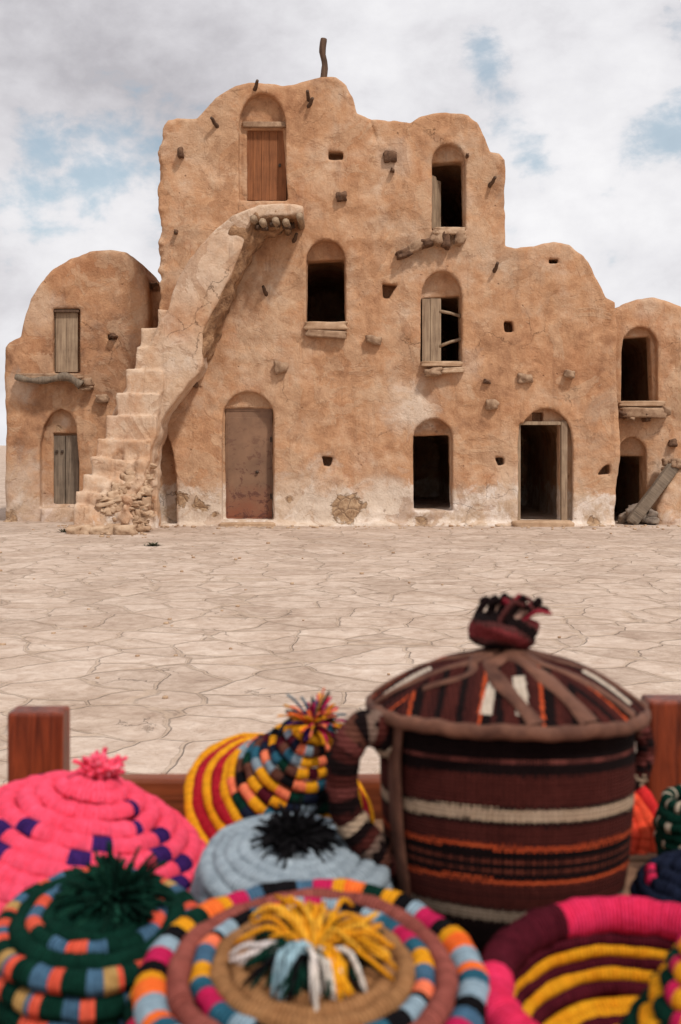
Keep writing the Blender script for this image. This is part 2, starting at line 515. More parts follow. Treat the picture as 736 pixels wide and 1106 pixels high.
def plain_mat(name, c0, c1, scale=6, rough=.9, bump=.4, dist=.01):
    m, t, bs = new_mat(name)
    co = t.n('ShaderNodeTexCoord').outputs['Object']
    n = t.noise(co, scale, 7, .65, dist=.3)
    setp(t, bs, base_color=t.ramp(n, ((.33, c0), (.67, c1))), roughness=rough, normal=t.bump(t.noise(co, scale * 4, 6, .65), bump, dist))
    bs.inputs['Specular IOR Level'].default_value = .2
    return m
M['stone'] = plain_mat('rough_tan_stone', (.30, .175, .10), (.56, .40, .27), 5, dist=.03)
M['stone_brown'] = plain_mat('brown_sill_stone', (.19, .105, .06), (.42, .28, .18), 6, dist=.03)
M['stub_brown'] = plain_mat('dark_brown_timber_stone', (.06, .03, .018), (.20, .11, .065), 9, dist=.03)
M['torn_earth'] = plain_mat('torn_brown_earth', (.16, .082, .044), (.43, .25, .135), 7, dist=.06, bump=.8)
M['stone_grey'] = plain_mat('grey_rubble_stone', (.12, .09, .07), (.34, .27, .21), 6, dist=.03)
M['plaster_strip'] = plain_mat('pale_sill_plaster', (.33, .20, .115), (.50, .34, .22), 5, dist=.02)
M['iron'] = plain_mat('dark_iron', (.03, .02, .015), (.08, .05, .035), 20, rough=.55)
M['weed'] = plain_mat('dry_green_weed', (.035, .040, .02), (.10, .095, .05), 30)
M['clay_pipe'] = plain_mat('clay_pipe', (.14, .10, .075), (.28, .21, .16), 12)

def ground_mat():
    m, t, bs = new_mat('flagstone_paving')
    co = t.n('ShaderNodeTexCoord').outputs['Object']
    wob = t.vmath('ADD', co, t.scale(t.noise(co, 1.3, 3, .50, out=1), (.50, .50, 0)))
    wob2 = t.vmath('ADD', co, t.scale(t.noise(t.scale(co, (1, 1, 1), (4, 4, 0)), 2.6, 6, .62, out=1), (.5, .5, 0)))
    e1 = t.math('SUBTRACT', t.voro(wob, 2.05, 'DISTANCE_TO_EDGE'), t.math('MULTIPLY', t.math('SUBTRACT', t.noise(co, 14, 4, .6), .45), .03))
    e2 = t.voro(wob2, 2.3, 'DISTANCE_TO_EDGE')
    cell = t.voro(wob, 2.05, 'F1', 'Color')
    cs = t.n('ShaderNodeSeparateColor'); t.put(cs.inputs[0], cell)
    n1 = t.noise(co, 1.1, 8, .65, dist=.6)
    n2 = t.noise(co, 9, 8, .7, dist=.4)
    n3 = t.noise(co, 60, 4, .6)
    n4 = t.noise(t.scale(co, (1, 1, 1), (3, 8, 0)), 4.2, 8, .68, dist=1.0)
    col = t.ramp(n1, ((.32, (.41, .298, .225)), (.5, (.50, .38, .297)), (.68, (.575, .452, .362))))
    col = t.mix(t.math('MULTIPLY', t.rng(cs.outputs[0], .2, .9), .55), col, (.57, .45, .365))
    col = t.mix(t.math('MULTIPLY', t.rng(cs.outputs[1], .45, .95), .60), col, (.375, .275, .21))
    col = t.mix(.45, col, t.ramp(n2, ((.3, .12), (.7, .85))), 'SOFT_LIGHT')
    col = t.mix(.45, col, t.ramp(n4, ((.34, .15), (.66, .80))), 'SOFT_LIGHT')
    dirt = t.rng(t.noise(t.scale(co, (1, 1, 1), (7, 1, 0)), .7, 6, .65), .52, .72)
    col = t.mix(t.math('MULTIPLY', dirt, .4), col, (.44, .33, .255))
    # joints: mostly sanded up, open and dark only here and there
    op = t.rng(t.noise(t.scale(co, (1, 1, 1), (2, 9, 0)), 1.7, 5, .6), .50, .60)
    j1 = t.rng(e1, .040, .010, smooth=True); j1n = t.rng(e1, .013, .001)
    col = t.mix(t.math('MULTIPLY', j1, .42), col, (.42, .305, .215))
    col = t.mix(t.math('MULTIPLY', t.math('MULTIPLY', j1n, op), .40), col, (.20, .135, .095))
    j2 = t.math('MULTIPLY', t.rng(e2, .012, .002), t.rng(t.noise(co, 1.4, 4, .6), .57, .64))
    col = t.mix(t.math('MULTIPLY', j2, .45), col, (.22, .155, .115))
    layer = t.noise(t.vmath('ADD', co, t.scale(cell, (20, 20, 0))), 1.9, 7, .60, dist=.8)
    st = t.math('SNAP', layer, .055)                     # flaked, stepped stone faces
    fr = t.math('FRACT', t.math('DIVIDE', layer, .055))
    lip = t.math('MULTIPLY', t.rng(fr, .10, .0), t.rng(t.noise(co, 2.3, 4), .48, .58))
    col = t.mix(t.math('MULTIPLY', lip, .45), col, (.30, .215, .16))
    h = t.math('ADD', t.math('MULTIPLY', st, 2.6), t.math('MULTIPLY', n2, .45))
    h = t.math('ADD', h, t.math('MULTIPLY', cs.outputs[2], 1.3))
    h = t.math('SUBTRACT', h, t.math('MULTIPLY', j1, .55))
    h = t.math('SUBTRACT', h, t.math('MULTIPLY', j2, .3))
    h = t.math('ADD', h, t.math('MULTIPLY', n3, .08))
    setp(t, bs, base_color=col, roughness=.9, normal=t.bump(h, .85, .035))
    bs.inputs['Specular IOR Level'].default_value = .2
    return m
M['ground'] = ground_mat()

# ------------------------------------------------------------------ ground
gx = np.concatenate([-np.geomspace(900, 12, 10), np.linspace(-11, 11, 111), np.geomspace(12, 900, 10)])
gy = np.concatenate([-np.geomspace(300, 1, 8), np.linspace(-.5, 24, 124), np.geomspace(26, 1500, 12)])
GX, GY = np.meshgrid(gx, gy, indexing='ij')
fade = np.clip((24 - np.abs(GY - 12)) / 12, 0, 1) * np.clip((14 - np.abs(GX)) / 4, 0, 1)
GZ = .012 * fade * vnoise(GX + 40, GY + 40, GX * 0 + 1, 3, .6)
nx, ny = GX.shape
ii = np.arange(nx * ny).reshape(nx, ny)
gq = np.stack([ii[:-1, :-1], ii[1:, :-1], ii[1:, 1:], ii[:-1, 1:]], -1).reshape(-1, 4)
ground = mesh_obj('ground', np.stack([GX, GY, GZ], -1).reshape(-1, 3), gq, M['ground'])
ground['kind'] = 'structure'

# ------------------------------------------------------------------ buildings
class Facade:
    def __init__(s, D):
        s.D = D; s.s = F / D
    def p(s, px, py):
        return ((px - CX) / s.s, EYE - (py - HY) / s.s)
    def poly(s, pts):
        return [s.p(*q) for q in pts]
    def at(s, px, py, off=0.0):
        """point off metres behind the facade plane that shows at px, py"""
        k = (s.D + off) / F
        return ((px - CX) * k, EYE - (py - HY) * k)

def shapes_on(fa, root, off=0.0):
    pass

def plank_panel(w, h, n, th=.03, seed=0, gap=.004, tops=None):
    """boards side by side; x 0..w, z 0..h, y 0..th"""
    r = random.Random(seed); parts = []
    xs = [0]
    for i in range(n): xs.append(xs[-1] + 1 + r.uniform(-.25, .25))
    xs = [q / xs[-1] * w for q in xs]
    for i in range(n):
        hh = h if tops is None else h * tops[i]
        parts.append(box(xs[i] + gap / 2, xs[i + 1] - gap / 2, r.uniform(0, .006), th + r.uniform(0, .004), r.uniform(0, .01), hh - r.uniform(0, .012)))
    return join(parts)

def child(name, vf, mat, root, loc, rot=(0, 0, 0), smooth=False, bevel=0.0, label=None):
    o = mesh_obj(name, vf[0], vf[1], mat, root, smooth)
    o.location = loc; o.rotation_euler = rot
    if bevel: add_bevel(o, bevel)
    if label: o['label'] = label
    return o

def stub(fa, root, px, py, w, h, ln=.16, kind='stone', seed=0, rot=(0, 0, 0), name=None):
    """a stone or beam end that sticks out of the wall"""
    x, z = fa.at(px, py, -ln * .5)
    if kind == 'stick':
        n = 7
        a = rot[1]
        path = [(math.sin(a) * ln * .6 * q / n, -ln * q / n, math.cos(a) * ln * .6 * q / n + .01 * math.sin(q * 1.3)) for q in range(n + 1)]
        x, z = fa.at(px, py, 0)
        return child(name or 'peg', tube(path, np.linspace(w / 2, w / 3, n + 1) / fa.s, 7), M['wood_dark'], root, (x, .03, z), smooth=True)
    V, Fc = rough_block((w / fa.s, ln + .12, h / fa.s), seed, 5, .38, .16)
    mat = {'stone': M['stone_brown'], 'wood': M['stub_brown'], 'log': M['log']}[kind]
    return child(name or {'stone': 'protruding_stone', 'wood': 'beam_end', 'log': 'beam_end'}[kind], (V, Fc), mat, root, (x, -ln * .5 + .06, z), rot, smooth=True)

H = .03
YS_MAIN = np.concatenate([np.arange(-.24, .72, .03), np.array([.8, .95, 1.2, 1.5, 1.8, 2.1, 2.4, 2.55, 2.7, 2.9, 3.2, 3.6, 4.0, 4.4, 4.8, 5.2, 5.6, 5.8, 6.0, 6.2])])

# ---- main block -----------------------------------------------------------------------------------------------
fm = Facade(20.2)
main = empty('granary_building', (0, fm.D, 0), 'tall ochre mud brick granary with stacked arched doors and an outside stair', 'building')
sil = [(166, 590), (167, 420), (169, 360), (171, 300), (172, 240), (168, 205), (170, 165), (176, 141), (182, 130), (192, 128), (213, 127), (222, 118), (237, 104), (256, 93), (272, 88), (290, 88), (303, 91),
       (318, 90), (332, 85), (347, 81), (362, 83), (374, 91), (381, 106), (385, 123), (390, 125), (401, 130), (425, 130), (444, 132), (453, 125), (468, 121), (490, 120), (507, 123), (518, 132), (525, 147),
       (530, 163), (540, 165), (545, 172), (546, 230), (545, 266), (556, 269), (578, 267), (598, 263), (615, 266), (630, 276), (641, 291), (649, 308), (655, 322), (664, 326), (667, 350), (667, 400),
       (670, 440), (672, 470), (669, 520), (663, 590)]
S = Solid(fm.p(150, 0)[0], fm.p(690, 0)[0], -.24, fm.p(0, 66)[1], YS_MAIN, H)
S.prism(fm.poly(sil), 0, 5.8, .06)
# a shallow seam where the middle vault meets the right one, and its lower roof set back
S.carve(fm.poly([(384, 100), (392, 100), (404, 133), (412, 165), (409, 166), (400, 137)]), -.2, .035, .03)
S.prism(fm.poly([(192, 590), (192, 566), (240, 564), (330, 566), (430, 563), (520, 566), (664, 564), (664, 590)]), -.13, .1, .06, .08)
# roughen before the openings so that their edges stay readable
S.roughen(11, ((.55, .055), (1.6, .028), (5, .013), (13, .006)))
def opening(S, fa, arc, door, rec=.14, room=True, rk=.04, depth=3.6, ext=14):
    """arched recess with a deeper opening below its lunette and a dark store room behind"""
    rec += .06
    S.carve(fa.poly(arc), -.5, rec, rk * .7)
    if door:
        S.carve(fa.poly(door), -.5, .75 if room else rec + .12, .025)
        if room:
            P = np.array(door); x0, x1, y0, y1 = P[:, 0].min(), P[:, 0].max(), P[:, 1].min(), P[:, 1].max()
            S.carve(fa.poly(arch(x0 - ext, x1 + ext, y0 - 8, y0 + 18, y1 + 1)), .55, depth + .4, .04)
opening(S, fm, arch(258, 309, 100, 136, 216), [(266, 216), (266, 137), (305, 137), (311, 216)], .13, room=False)
MD = 4.8
opening(S, fm, arch(331, 373, 259, 281, 349), [(331, 349), (332, 280), (372, 278), (373, 349)], .16, depth=MD)
opening(S, fm, arch(467, 503, 155, 174, 249), [(467, 249), (468, 173), (501, 171), (503, 249)], .14, depth=MD)
opening(S, fm, arch(455, 499, 293, 320, 392), [(455, 392), (456, 321), (498, 318), (499, 392)], .15, depth=MD)
opening(S, fm, arch(240, 296, 423, 452, 561), [(243, 561), (242, 441), (294, 441), (294, 561)], .10, room=False)
opening(S, fm, arch(447, 489, 452, 473, 551), [(448, 551), (447, 471), (487, 470), (489, 551)], .16, depth=MD)
opening(S, fm, arch(560, 619, 441, 476, 563), [(561, 563), (561, 457), (607, 457), (607, 563)], .13, depth=MD)
S.carve(fm.poly(rect(577, 445, 589, 455)), -.4, .45, .02)
for q in ([(355, 163), (371, 164), (371, 173), (355, 172)], [(413, 306), (430, 308), (420, 322), (414, 321)], [(544, 347), (554, 347), (555, 359), (545, 359)],
          [(348, 493), (360, 494), (357, 504), (350, 503)], [(535, 494), (545, 494), (545, 502), (538, 503)], [(646, 513), (652, 504), (659, 501), (660, 512)],
          [(593, 280), (603, 280), (603, 285), (593, 285)], [(196, 395), (204, 393), (204, 399), (197, 400)]):
    S.carve(fm.poly(q), -.4, .38, .025)
# the gap under the stair
S.carve(fm.poly([(150, 566), (150, 500), (158, 476), (170, 458), (179, 466), (187, 488), (191, 516), (191, 566)]), -.5, .34, .04)
S.roughen(31, ((6, .006), (14, .005)))
# crumbling left edge
w = np.clip((fm.p(182, 0)[0] - S.xs) / .12, 0, 1)[:, None, None] * np.clip((S.zs - fm.p(0, 330)[1]) / .3, 0, 1)[None, None, :]
S.f += w * (.035 * vnoise(S.xs[:, None, None] + 50, S.Y + 50, S.zs[None, None, :] + 50, 71, 3.1) + .035 * vnoise(S.xs[:, None, None] + 50, S.Y + 50, S.zs[None, None, :] + 50, 72, 8.3) + .02 * vnoise(S.xs[:, None, None] + 50, S.Y + 50, S.zs[None, None, :] + 50, 73, 15) + .01)
V, Q = S.mesh()
spots = [(*fm.p(444, 440), .55, .8), (*fm.p(505, 395), .35, .35), (*fm.p(335, 548), .9, .9), (*fm.p(415, 548), .7, .85), (*fm.p(222, 548), .55, .8), (*fm.p(200, 550), .6, .8), (*fm.p(428, 170), .4, .5), (*fm.p(560, 520), .4, .35), (*fm.p(225, 555), .4, .8), (*fm.p(500, 215), .25, .3)]
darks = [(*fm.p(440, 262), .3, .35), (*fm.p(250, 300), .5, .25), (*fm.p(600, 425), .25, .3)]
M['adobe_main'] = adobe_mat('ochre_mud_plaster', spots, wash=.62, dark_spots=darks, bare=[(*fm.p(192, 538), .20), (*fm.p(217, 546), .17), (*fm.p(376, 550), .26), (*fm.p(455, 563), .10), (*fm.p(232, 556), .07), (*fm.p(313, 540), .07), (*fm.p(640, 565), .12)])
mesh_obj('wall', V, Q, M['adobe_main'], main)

def at3(fa, px, py, off):
    x, z = fa.at(px, py, off)
    return (x, off, z)

# top door, rust brown boards
x0, z0 = fm.at(265.5, 216, .2); x1, z1 = fm.at(309.5, 137, .2)
d = child('door', plank_panel(x1 - x0, z1 - z0, 5, .04, 3), M['wood_rust'], main, (x0, .25, z0), bevel=.004)
child('lintel', rough_block((.80, .10, .10), 5, 5, .2, .03), M['stone_brown'], main, (*at3(fm, 286.5, 135, .17),), smooth=True)
child('latch', rough_block((.04, .03, .06), 8, 2), M['iron'], d, (.60, -.008, .62))
# lower metal door with its pull and threshold
x0, z0 = fm.at(243.5, 560.5, .16); x1, z1 = fm.at(294, 440, .16)
w_, h_ = x1 - x0, z1 - z0
parts = [box(0, w_, 0, .03, 0, h_), box(.03, w_ - .03, -.006, .001, .04, h_ - .18), box(0, w_, -.014, 0.001, h_ - .06, h_)]
d = child('door', join(parts), M['metal_door'], main, (x0, .21, z0), bevel=.004, label='rusty brown metal door with a small round pull')
child('handle', tube([(0, 0, 0), (0, -.03, 0), (0, -.05, 0)], (.022, .03, .022), 12), M['iron'], d, (w_ * .68, 0, h_ * .42), smooth=True)
for z_ in (.35, 1.35):
    child('hinge', box(0, .03, -.02, 0.001, 0, .09), M['iron'], d, (w_ - .035, -.006, z_))
child('threshold', rough_block((.98, .42, .12), 12, 6, .2, .02), M['plaster_strip'], main, (fm.at(268, 0, 0)[0], -.02, .01), smooth=True)
child('threshold', rough_block((1.05, .5, .15), 13, 6, .2, .02), M['plaster_strip'], main, (fm.at(585, 0, 0)[0], -.02, .02), smooth=True)
# frame of the dark right doorway
x0, z0 = fm.at(606.5, 562, .06); x1, z1 = fm.at(613, 455, .06)
fr = [box(x0, x1, .05, .17, .09, z1), box(fm.at(561, 0, .06)[0], x0 - .003, .06, .16, fm.at(0, 459, .06)[1], z1 - .004), box(fm.at(559.5, 0, .06)[0], fm.at(562.5, 0, .06)[0] , .06, .15, .09, z1 - .06)]
child('door_frame', join(fr), M['wood_pale'], main, (0, 0, 0), bevel=.006)
# window with the half shutter and the two sticks
x0, z0 = fm.at(456, 391, .2); x1, z1 = fm.at(477, 322, .2)
sh = child('shutter', plank_panel(x1 - x0, z1 - z0, 2, .03, 21, gap=.006), M['wood_pale'], main, (x0, .2, z0), (0, 0, R(4)), bevel=.003)
for (xa, ya, xb, yb) in ((475, 336, 499, 342), (475, 374, 499, 366)):
    a = np.array(at3(fm, xa, ya, .24)); b = np.array(at3(fm, xb, yb, .2))
    mid_ = (a + b) / 2 + np.array((0, 0, .012))
    child('crossbar', tube([a, mid_, b], (.03, .027, .03), 8), M['wood_pale'], main, (0, 0, 0), smooth=True)
# open leaf of the top right window
x0, z0 = fm.at(467.5, 248, .3); x1, z1 = fm.at(478, 190, .3)
child('shutter', plank_panel(.34, z1 - z0, 2, .03, 23, tops=(1.0, .95)), M['wood_pale'], main, (x0 - .01, .22, z0), (0, 0, R(58)), bevel=.003, label='narrow weathered shutter leaf standing half open')
# sills
def sill(fa, root, x0, x1, y, th, ln, seed, mat='plaster_strip', rot=0.0, name='sill'):
    a, z = fa.at(x0, y, -ln / 2); b, _ = fa.at(x1, y, -ln / 2)
    return child(name, rough_block((b - a, ln + .2, th / fa.s), seed, 8, .22, .04), M[mat], root, ((a + b) / 2, -ln / 2 + .1, z), (0, rot, 0), smooth=True)
sill(fm, main, 329, 375, 352, 9, .14, 41)
sill(fm, main, 331, 374, 361, 8, .16, 42, 'stone_brown', R(4))
sill(fm, main, 468, 503, 250, 8, .20, 43, 'stone')
for i, (px, py, w, h, r) in enumerate(((436, 274, 16, 9, -20), (448, 267, 17, 10, -25), (460, 263, 17, 9, -15), (473, 257, 15, 14, 20), (481, 260, 10, 16, 5), (497, 258, 11, 13, 15))):
    stub(fm, main, px, py, w, h, .20, 'stone' if i % 2 else 'wood', 60 + i, (0, R(r), 0))
sill(fm, main, 455, 500, 393, 6, .10, 44)
stub(fm, main, 468, 402, 19, 9, .2, 'stone', 71, (0, R(-5), 0))
sill(fm, main, 477, 502, 400, 6, .16, 45, 'stone', R(-3))
# beam ends, stones and pegs
for i, (px, py, w, h, k) in enumerate(((369, 213, 11, 10, 'wood'), (421, 169, 13, 12, 'wood'), (404, 367, 16, 9, 'stone'), (568, 409, 17, 10, 'stone'), (616, 404, 11, 9, 'stone'), (532, 437, 13, 11, 'stone'),
                                  (526, 412, 8, 5, 'wood'), (304, 397, 14, 13, 'stone'), (207, 412, 12, 12, 'wood'), (195, 165, 6, 10, 'wood'), (424, 184, 4, 4, 'wood'), (505, 168, 3, 4, 'wood'), (190, 250, 4, 5, 'wood'))):
    stub(fm, main, px, py, w, h, .13, k, 100 + i, (0, R((i * 37) % 25 - 12), 0))
for px, py, a in ((235, 137, -40), (333, 116, 40), (529, 201, 35), (534, 294, 15), (288, 319, -20), (317, 262, 30), (275, 98, 30), (334, 110, -10)):
    stub(fm, main, px, py, 5, 5, .22, 'stick', 1, (0, R(a), 0))
# crooked pole on the roof
k = fm.D / F
pth = catmull([at3(fm, 349, 110, .10), at3(fm, 349.5, 88, .10), at3(fm, 351, 70, .12), at3(fm, 348.5, 56, .10), at3(fm, 350, 42, .11)], 4)
pr = np.array([.055, .06, .052, .06, .056])[np.minimum((np.arange(len(pth)) / 4).astype(int), 4)]
child('roof_pole', tube(pth, pr, 10), M['wood_dark'], main, (0, 0, 0), smooth=True)

# ---- outside stair (part of the main building) ------------------------------------------------------------------
ys = np.concatenate([np.arange(-2.2, .12, .03)])
SX0, SX1 = fm.p(40, 0)[0], fm.p(345, 0)[0]
S = Solid(SX0, SX1, -.21, fm.p(0, 200)[1], ys, H)
fw = Facade(20.2 - .75)
wing = [(120, 590), (120, 445), (140, 410), (150, 385), (160, 372), (172, 345), (180, 338), (183, 330), (187, 316), (193, 302), (203, 284), (216, 264), (232, 246), (250, 232), (268, 224), (280, 219), (296, 217), (320, 218), (329, 221),
        (329, 231), (320, 233), (300, 234), (274, 237), (262, 268), (246, 303), (230, 336), (219, 360), (218, 394), (213, 404), (203, 414), (190, 432), (179, 446), (169, 466), (161, 488), (157, 520), (157, 590)]
S.prism(fw.poly(wing), -.75, .06, .035)
stp = [(79, 545, 140), (82, 531, 146), (89, 512, 152), (97, 493, 158), (104, 473, 163), (113, 447, 170), (125, 424, 172), (136, 398, 176), (146, 373, 180), (151, 353, 184), (171, 334, 186)]
for i, (lx, ty, rx) in enumerate(stp):
    yf = -1.72 + i * .125
    k = (fm.D + yf) / F
    zt = EYE - (ty - HY) * k; rb_ = min(rx, 152)
    poly = [((lx - CX) * k, -.3), ((lx - CX) * k, zt), ((rx - CX) * k, zt - .02), ((rx - CX) * k, zt - .35), ((rb_ - CX) * k, zt - 1.1), ((rb_ - CX) * k, -.3)]
    S.prism(poly, yf, .05, .025, .012)
S.roughen(51, ((1.2, .025), (4, .014), (11, .009)))
# broken lower corner showing its rubble core
tx = fm.p(146, 0)[0]
w = np.clip(1 - np.abs(S.xs[:, None, None] - tx) / .55, 0, 1) * np.clip((fm.p(0, 470)[1] - S.zs[None, None, :]) / .5, 0, 1)
S.f += np.clip(w * 1.6, 0, 1) * (.06 + .07 * vnoise(S.xs[:, None, None] + 50, S.Y + 50, S.zs[None, None, :] + 50, 87, 5.5) + .04 * vnoise(S.xs[:, None, None] + 50, S.Y + 50, S.zs[None, None, :] + 50, 88, 11))
# rough underside of the flight
V, Q = S.mesh()
M['adobe_stair'] = adobe_mat('pale_stair_plaster', [(*fw.p(200, 385), .5, .9), (*fw.p(212, 300), .6, .5), (*fw.p(250, 245), .5, .35)], wash=.1, base_shift=.095)
mesh_obj('staircase', V, Q, M['adobe_stair'], main)
# stones of the broken corner and the foot of the stair
r = random.Random(5)
parts = []
for i in range(120):
    t_ = r.random()
    px = 112 + t_ * 48 + r.uniform(-6, 2); py = 575 - r.random() ** .8 * (30 + 75 * t_)
    off = -1.66 + t_ * .22 + max(0, (545 - py)) / 100 * .75
    x, z = fm.at(px, py, off)
    V, Fc = rough_block((r.uniform(.09, .27), r.uniform(.14, .22), r.uniform(.06, .15)), 200 + i, 4, .30, .17)
    rot = np.array(Euler((r.uniform(-.3, .3), r.uniform(-.35, .35), r.uniform(-.6, .6))).to_matrix())
    parts.append((V @ rot.T + np.array((x, off + .115, z)), Fc))
for i, px in enumerate((80, 93, 108, 121, 135)):
    x, z = fm.at(px, 571, -1.85)
    V, Fc = rough_block((r.uniform(.20, .32), .3, r.uniform(.12, .22)), 320 + i, 4, .3, .15)
    parts.append((V + np.array((x, -1.76 + r.uniform(-.05, .06), .05)), Fc))
VF = join(parts)
child('exposed_rubble', VF, M['stone'], main, (0, 0, 0), smooth=True)
# torn underside of the flight: earth and stones that run from the outer face back to the wall
S = Solid(fm.p(195, 0)[0], fm.p(345, 0)[0], fm.p(0, 420)[1], fm.p(0, 225)[1], ys, H)
strip = sd_poly(fm.poly([(205, 372), (214, 340), (232, 300), (268, 238), (322, 236), (312, 246), (286, 260), (260, 305), (241, 350), (230, 384), (217, 405)]), S.X, S.Z)
dw = sd_poly(fw.poly(wing), S.X, S.Z)
S.f = np.maximum(strip[:, None, :], -(S.Y + .70 - np.maximum(dw, 0)[:, None, :] * 1.55)).astype(np.float32)
S.f = smax(S.f, np.broadcast_to(S.Y - .05, S.f.shape), .02)
S.roughen(61, ((3.0, .05), (7, .045), (14, .018)))
V, Q = S.mesh()
mesh_obj('torn_underside', V, Q, M['torn_earth'], main)
for i, (px, py) in enumerate(((274, 236), (284, 240), (298, 239), (309, 240), (324, 234))):
    x, z = fm.at(px, py, -.82)
    child('landing_log', tube([(x, -.84 - .03 * (i % 3), z), (x + .01, -.5, z - .01), (x, .1, z - .02)], (.062, .06, .06), 10), M['log'], main, (0, 0, 0), smooth=True)
parts = []
for i in range(26):
    x, z = fm.at(r.uniform(278, 318), r.uniform(241, 249), 0); off = r.uniform(-.66, -.05)
    x, z = fm.at(r.uniform(278, 318), r.uniform(241, 247), off)
    V, Fc = rough_block((r.uniform(.06, .14), .12, r.uniform(.05, .1)), 500 + i, 2, .3, .12)
    parts.append((V + np.array((x, off, z)), Fc))
child('landing_shade_fill', join(parts), M['wood_dark'], main, (0, 0, 0), smooth=True)  # shade of the recess between logs and wall, put in as dark blocks

# ---- left, domed house -------------------------------------------------------------------------------------------
fl_ = Facade(21.3)
left = empty('domed_house', (0, fl_.D, 0), 'lower ochre mud house with rounded roof left of the stair', 'building')
YS_SIDE = np.concatenate([np.arange(-.18, .6, .03), np.array([.7, .9, 1.2, 1.6, 2.0, 2.4, 2.8, 3.2, 3.6, 4.0, 4.4, 4.6, 4.8, 5.0])])
S = Solid(fl_.p(-10, 0)[0], fl_.p(205, 0)[0], -.24, fl_.p(0, 252)[1], YS_SIDE, H)
S.prism(fl_.poly([(2, 590), (3, 520), (6, 450), (6, 376), (9, 370), (21, 363), (25, 343), (31, 322), (42, 303), (56, 288), (74, 276), (96, 269), (118, 269), (135, 273), (148, 283), (156, 297), (160, 315), (162, 340), (164, 420), (196, 470), (196, 590)]), 0, 4.5, .14)
S.prism(fl_.poly([(150, 590), (150, 306), (164, 302), (192, 303), (192, 590)]), .45, 1.2, .05)
S.prism(fl_.poly([(40, 590), (44, 548), (70, 545), (110, 548), (118, 590)]), -.12, .1, .1)
S.prism(fl_.poly([(-6, 590), (-2, 563), (14, 560), (24, 590)]), -.15, .2, .08)
S.roughen(12, ((.6, .05), (1.8, .025), (6, .012), (13, .005)))
opening(S, fl_, rect(57, 333, 86, 403), None, .17)
opening(S, fl_, [(43, 548), (43, 480), (47, 460), (56, 446), (66, 441), (76, 446), (82, 458), (84, 500), (84, 548)], [(55, 545), (55, 468), (82, 468), (85, 500), (85, 545)], .14, room=False)
S.carve(fl_.poly(rect(161, 304, 171, 311)), -.2, .5, .02)
S.carve(fl_.poly(rect(116, 361, 124, 367)), -.2, .2, .02)
V, Q = S.mesh()
M['adobe_left'] = adobe_mat('brown_mud_plaster', [(*fl_.p(40, 335), .5, .35), (*fl_.p(20, 420), .35, .5), (*fl_.p(20, 520), .6, .6), (*fl_.p(66, 455), .2, .5)], wash=.35, dark_spots=[(*fl_.p(120, 420), .7, .2)], wash_amt=.6, base_shift=-.045, bare=[(*fl_.p(62, 462), .10), (*fl_.p(10, 560), .15)])
mesh_obj('wall', V, Q, M['adobe_left'], left)
x0, z0 = fl_.at(59, 402, .14); x1, z1 = fl_.at(85, 336, .14)
child('shutter', plank_panel(x1 - x0 - .03, z1 - z0, 2, .03, 31), M['wood_pale'], left, (x0 + .02, .13, z0), bevel=.003)
child('lintel', box(0, x1 - x0 + .06, 0, .08, 0, .05), M['wood_dark'], left, (x0 - .03, .06, z1 - .03), bevel=.006)
x0, z0 = fl_.at(56, 546, .2); x1, z1 = fl_.at(85, 470, .2)
d = child('door', plank_panel(x1 - x0, z1 - z0, 2, .035, 33, gap=.012), M['wood_grey'], left, (x0, .24, z0), bevel=.004)
for xa in (.07, .17):
    child('latch', rough_block((.045, .03, .06), 9, 2), M['iron'], d, (xa + .02, -.006, 1.0), smooth=True)
pl_ = tube(catmull([at3(fl_, 17, 407, -.28), at3(fl_, 35, 411, -.30), at3(fl_, 55, 410, -.3), at3(fl_, 72, 407, -.28), at3(fl_, 88, 416, -.24)], 5), np.linspace(.05, .08, 21) * (1 + .2 * np.sin(np.arange(21))), 9)
child('sill_beam', pl_, M['wood_grey'], left, (0, 0, 0), smooth=True)
sill(fl_, left, 18, 88, 407, 7, .26, 51, 'stone_brown')
for i, (px, py, w, h) in enumerate(((92, 413, 14, 9), (94, 419, 12, 6), (80, 409, 15, 8), (28, 407, 16, 5))):
    stub(fl_, left, px, py, w, h, .2, 'stone', 120 + i)
stub(fl_, left, 110, 431, 13, 9, .16, 'stone', 130)
stub(fl_, left, 122, 363, 7, 5, .14, 'wood', 131, (0, R(20), 0))
ring = [tube([at3(fl_, 166, 308, .44), at3(fl_, 166, 308, .34)], (.075, .08), 14, caps=False), tube([at3(fl_, 166, 308, .34), at3(fl_, 166, 308, .44)], (.05, .05), 14, caps=False)]
child('drain_pipe', join(ring), M['clay_pipe'], left, (0, 0, 0), smooth=True)

# ---- right house ----------------------------------------------------------------------------------------------------
fr_ = Facade(20.9)
right = empty('vaulted_house', (0, fr_.D, 0), 'partly hidden ochre mud house at the right edge with stone ledge', 'building')
S = Solid(fr_.p(640, 0)[0], fr_.p(800, 0)[0], -.24, fr_.p(0, 305)[1], YS_SIDE, H)
S.prism(fr_.poly([(650, 590), (650, 345), (664, 335), (676, 327), (690, 322), (705, 320), (720, 322), (738, 329), (756, 342), (772, 365), (782, 400), (785, 590)]), 0, 4.5, .12)
S.roughen(13, ((.6, .05), (1.8, .025), (6, .012), (13, .005)))
opening(S, fr_, arch(672, 711, 353, 376, 434), [(673, 434), (674, 364), (706, 362), (709, 434)], .15)
opening(S, fr_, arch(667, 699, 472, 492, 572), [(664, 572), (664, 493), (698, 493), (699, 572)], .14)
V, Q = S.mesh()
M['adobe_right'] = adobe_mat('tan_mud_plaster', [(*fr_.p(700, 330), .3, .35)], wash=.2, dark_spots=[(*fr_.p(735, 440), .4, .45)], wash_amt=.5, base_shift=-.01)
mesh_obj('wall', V, Q, M['adobe_right'], right)
